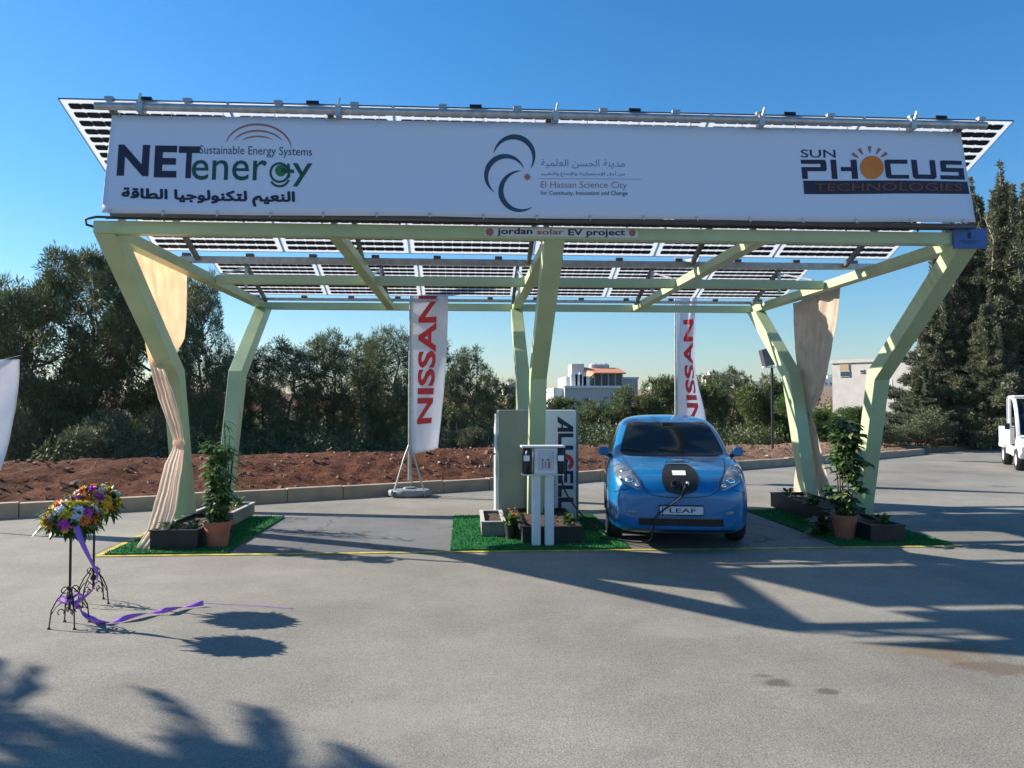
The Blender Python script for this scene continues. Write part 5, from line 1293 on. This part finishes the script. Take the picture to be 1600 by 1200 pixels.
p = Q(238, 345); q = Q(318, 430); mb = MB(); mb.span((p.x, 83, q.z), (q.x, 86, p.z)); bpart('roof_tower', mb, M_BGREY, t)
mb = MB()
for xx in (235, 262, 290, 312): c = Q(xx, 488); mb.span((c.x-.35, 80.6, a.z+.26), (c.x+.35, 81.2, a.z+.26+1.0+(xx % 3)*.2))
bpart('air_conditioner', mb, M_BWHITE, t)
for xx in (405, 440, 468):
    c = Q(xx, 398); mb = MB(); mb.lathe([(.6, 0), (.6, 1.1), (.3, 1.25)], (c.x, 85, c.z-.2), 14); bpart('water_tank', mb, M_BGREY, t)
t = thing('apartment_building', 'low grey block adjoining the right of the white building', 'building', (20, 86, -3))
p = Q(553, 440); q = Q(680, 520); mb = MB(); mb.span((b.x+.05, 84, -6), (q.x, 92, p.z)); bpart('wall', mb, M_BGREY, t)
mb = MB(); mb.span((b.x, 83.9, p.z), (q.x+.1, 84.2, p.z+.2)); bpart('parapet', mb, M_BWHITE, t)
t = thing('stone_building', 'pale stone building with flat roof beyond the right front leg', 'building', (40.2, 75, -3))
p = PY(1302, 566, 75); q = PY(1418, 562, 75); r_ = PY(1440, 548, 75)
mb = MB(); mb.span((p.x, 75, -6), (q.x, 88, p.z)); bpart('wall', mb, M_STONE, t)
mb = MB(); mb.span((q.x+.02, 76.5, -6), (r_.x, 88, r_.z)); bpart('wall', mb, M_STONE, t)
mb = MB(); mb.span((p.x-.15, 74.85, p.z), (q.x+.1, 75.2, p.z+.35)); bpart('parapet', mb, M_STONE, t)
for x0, y0, x1, y1 in ((1314, 578, 1329, 588), (1344, 577, 1350, 583), (1370, 577, 1377, 584)):
    c = PY(x0, y0, 75); d = PY(x1, y1, 75); mb = MB(); mb.span((c.x, 74.9, d.z), (d.x, 74.985, c.z)); wn = bpart('window', mb, M_BGREY, t); mb = MB(); mb.span((c.x+.1, 74.85, d.z+.1), (d.x-.1, 74.89, c.z-.1)); o = obj('pane', mb, M_WIN, wn); o.location = -Vector(t.location)
c = PY(1314, 568, 75); d = PY(1328, 578, 75); mb = MB(); mb.span((c.x, 74.9, d.z+.02), (d.x, 74.98, c.z)); bpart('shutter', mb, mat('tan_shutter', (.4, .28, .15), .7), t)
for x0, y0, x1 in ((1346, 552, 1352), (1354, 553, 1362), (1364, 552, 1378), (1380, 551, 1388)):
    c = PY(x0, y0, 77); d = PY(x1, 560, 77); mb = MB(); mb.span((c.x, 77, p.z), (d.x, 79, c.z)); bpart('roof_box', mb, M_BWHITE if x0 < 1350 else M_BGREY, t)
t.rotation_euler = (0, 0, -R(48))
mb = MB(); c = PY(1364, 545, 77.5); mb.tube([(c.x, 80, p.z), (c.x, 80, c.z+.4)], .06, 6); bpart('antenna', mb, M_DARK, t)
# far houses on the hillside
rnd = random.Random(17); hm = {}
def house_mesh(k):
    mb = MB(); w, d, h = [(9, 8, 6), (12, 9, 8), (8, 8, 9), (14, 9, 5)][k]
    mb.span((-w/2, -d/2, -8), (w/2, d/2, h)); mb.span((-w/4, -d/4, h), (w/8, d/4, h+2)); m = mb.mesh('wall'); m.materials.append([M_BWHITE, M_STONE, M_BGREY, M_BWHITE][k])
    q = MB()
    for i in range(int(w//3)):
        for j in range(int(h//3)): q.span((-w/2+1+i*3, -d/2-.06, 1+j*3), (-w/2+2.2+i*3, -d/2-.01, 2.4+j*3))
    m2 = q.mesh('windows'); m2.materials.append(M_WIN); return m, m2
HM = [house_mesh(k) for k in range(4)]
for i in range(46):
    y = rnd.uniform(420, 640); u = rnd.choice([rnd.uniform(.20, .52), rnd.uniform(.05, .75)]); x = u*y; k = rnd.randrange(4)
    t = thing('house', 'tiny pale flat roofed house among those on the far hillside', 'house', (x, y, terrain(x, y)), rnd.uniform(-.5, .5), 'houses on the far hillside')
    for n_, m_ in zip(('wall', 'window'), HM[k]):
        o = bpy.data.objects.new(n_, m_); COL.objects.link(o); o.parent = t

# ------------------------------------------------------------------ light
SUN = Vector((-1.77, .726, 1)).normalized(); EL = math.asin(SUN.z); AZ = math.atan2(SUN.x, SUN.y)
ld = bpy.data.lights.new('sun', 'SUN'); ld.energy = 5.0; ld.angle = R(.55); ld.color = (1, .93, .82)
lo = bpy.data.objects.new('sun', ld); COL.objects.link(lo); lo.rotation_euler = SUN.to_track_quat('Z', 'Y').to_euler(); lo.location = (-20, 10, 15)
wd = bpy.data.worlds.new('World'); SC.world = wd; wd.use_nodes = True; N = wd.node_tree.nodes; L = wd.node_tree.links
sk = N.new('ShaderNodeTexSky'); sk.sky_type = 'NISHITA'; sk.sun_disc = False; sk.sun_elevation = EL; sk.sun_rotation = AZ
sk.air_density = 1.45; sk.dust_density = .15; sk.ozone_density = 9; sk.altitude = 0
hs = N.new('ShaderNodeHueSaturation'); hs.inputs['Saturation'].default_value = 1.16; L.new(sk.outputs[0], hs.inputs['Color'])
L.new(hs.outputs[0], N['Background'].inputs['Color']); N['Background'].inputs['Strength'].default_value = .08
SC.view_settings.view_transform = 'Standard'; SC.view_settings.look = 'None'; SC.view_settings.exposure = 1.1; SC.view_settings.gamma = 1
SC.cycles.use_denoising = True
SC.cycles.max_bounces = 8; SC.cycles.transparent_max_bounces = 16
# thin afternoon haze in the valley air
hz = MB(); hz.span((-310, -70, -14), (490, 1010, 60))
hm_ = bpy.data.materials.new('haze'); hm_.use_nodes = True; N, L = nodes(hm_); N.remove(N['Principled BSDF'])
pv = N.new('ShaderNodeVolumePrincipled'); pv.inputs['Color'].default_value = (.85, .9, 1, 1); pv.inputs['Density'].default_value = .00013; pv.inputs['Anisotropy'].default_value = .3
L.new(pv.outputs[0], N['Material Output'].inputs['Volume'])
ho = obj('haze', hz, hm_); tag(ho, 'thin pale haze hanging in the air over the valley', 'haze', kind='stuff'); ho.display_type = 'WIRE'
SC.cycles.volume_bounces = 0
bpy.context.view_layer.update()
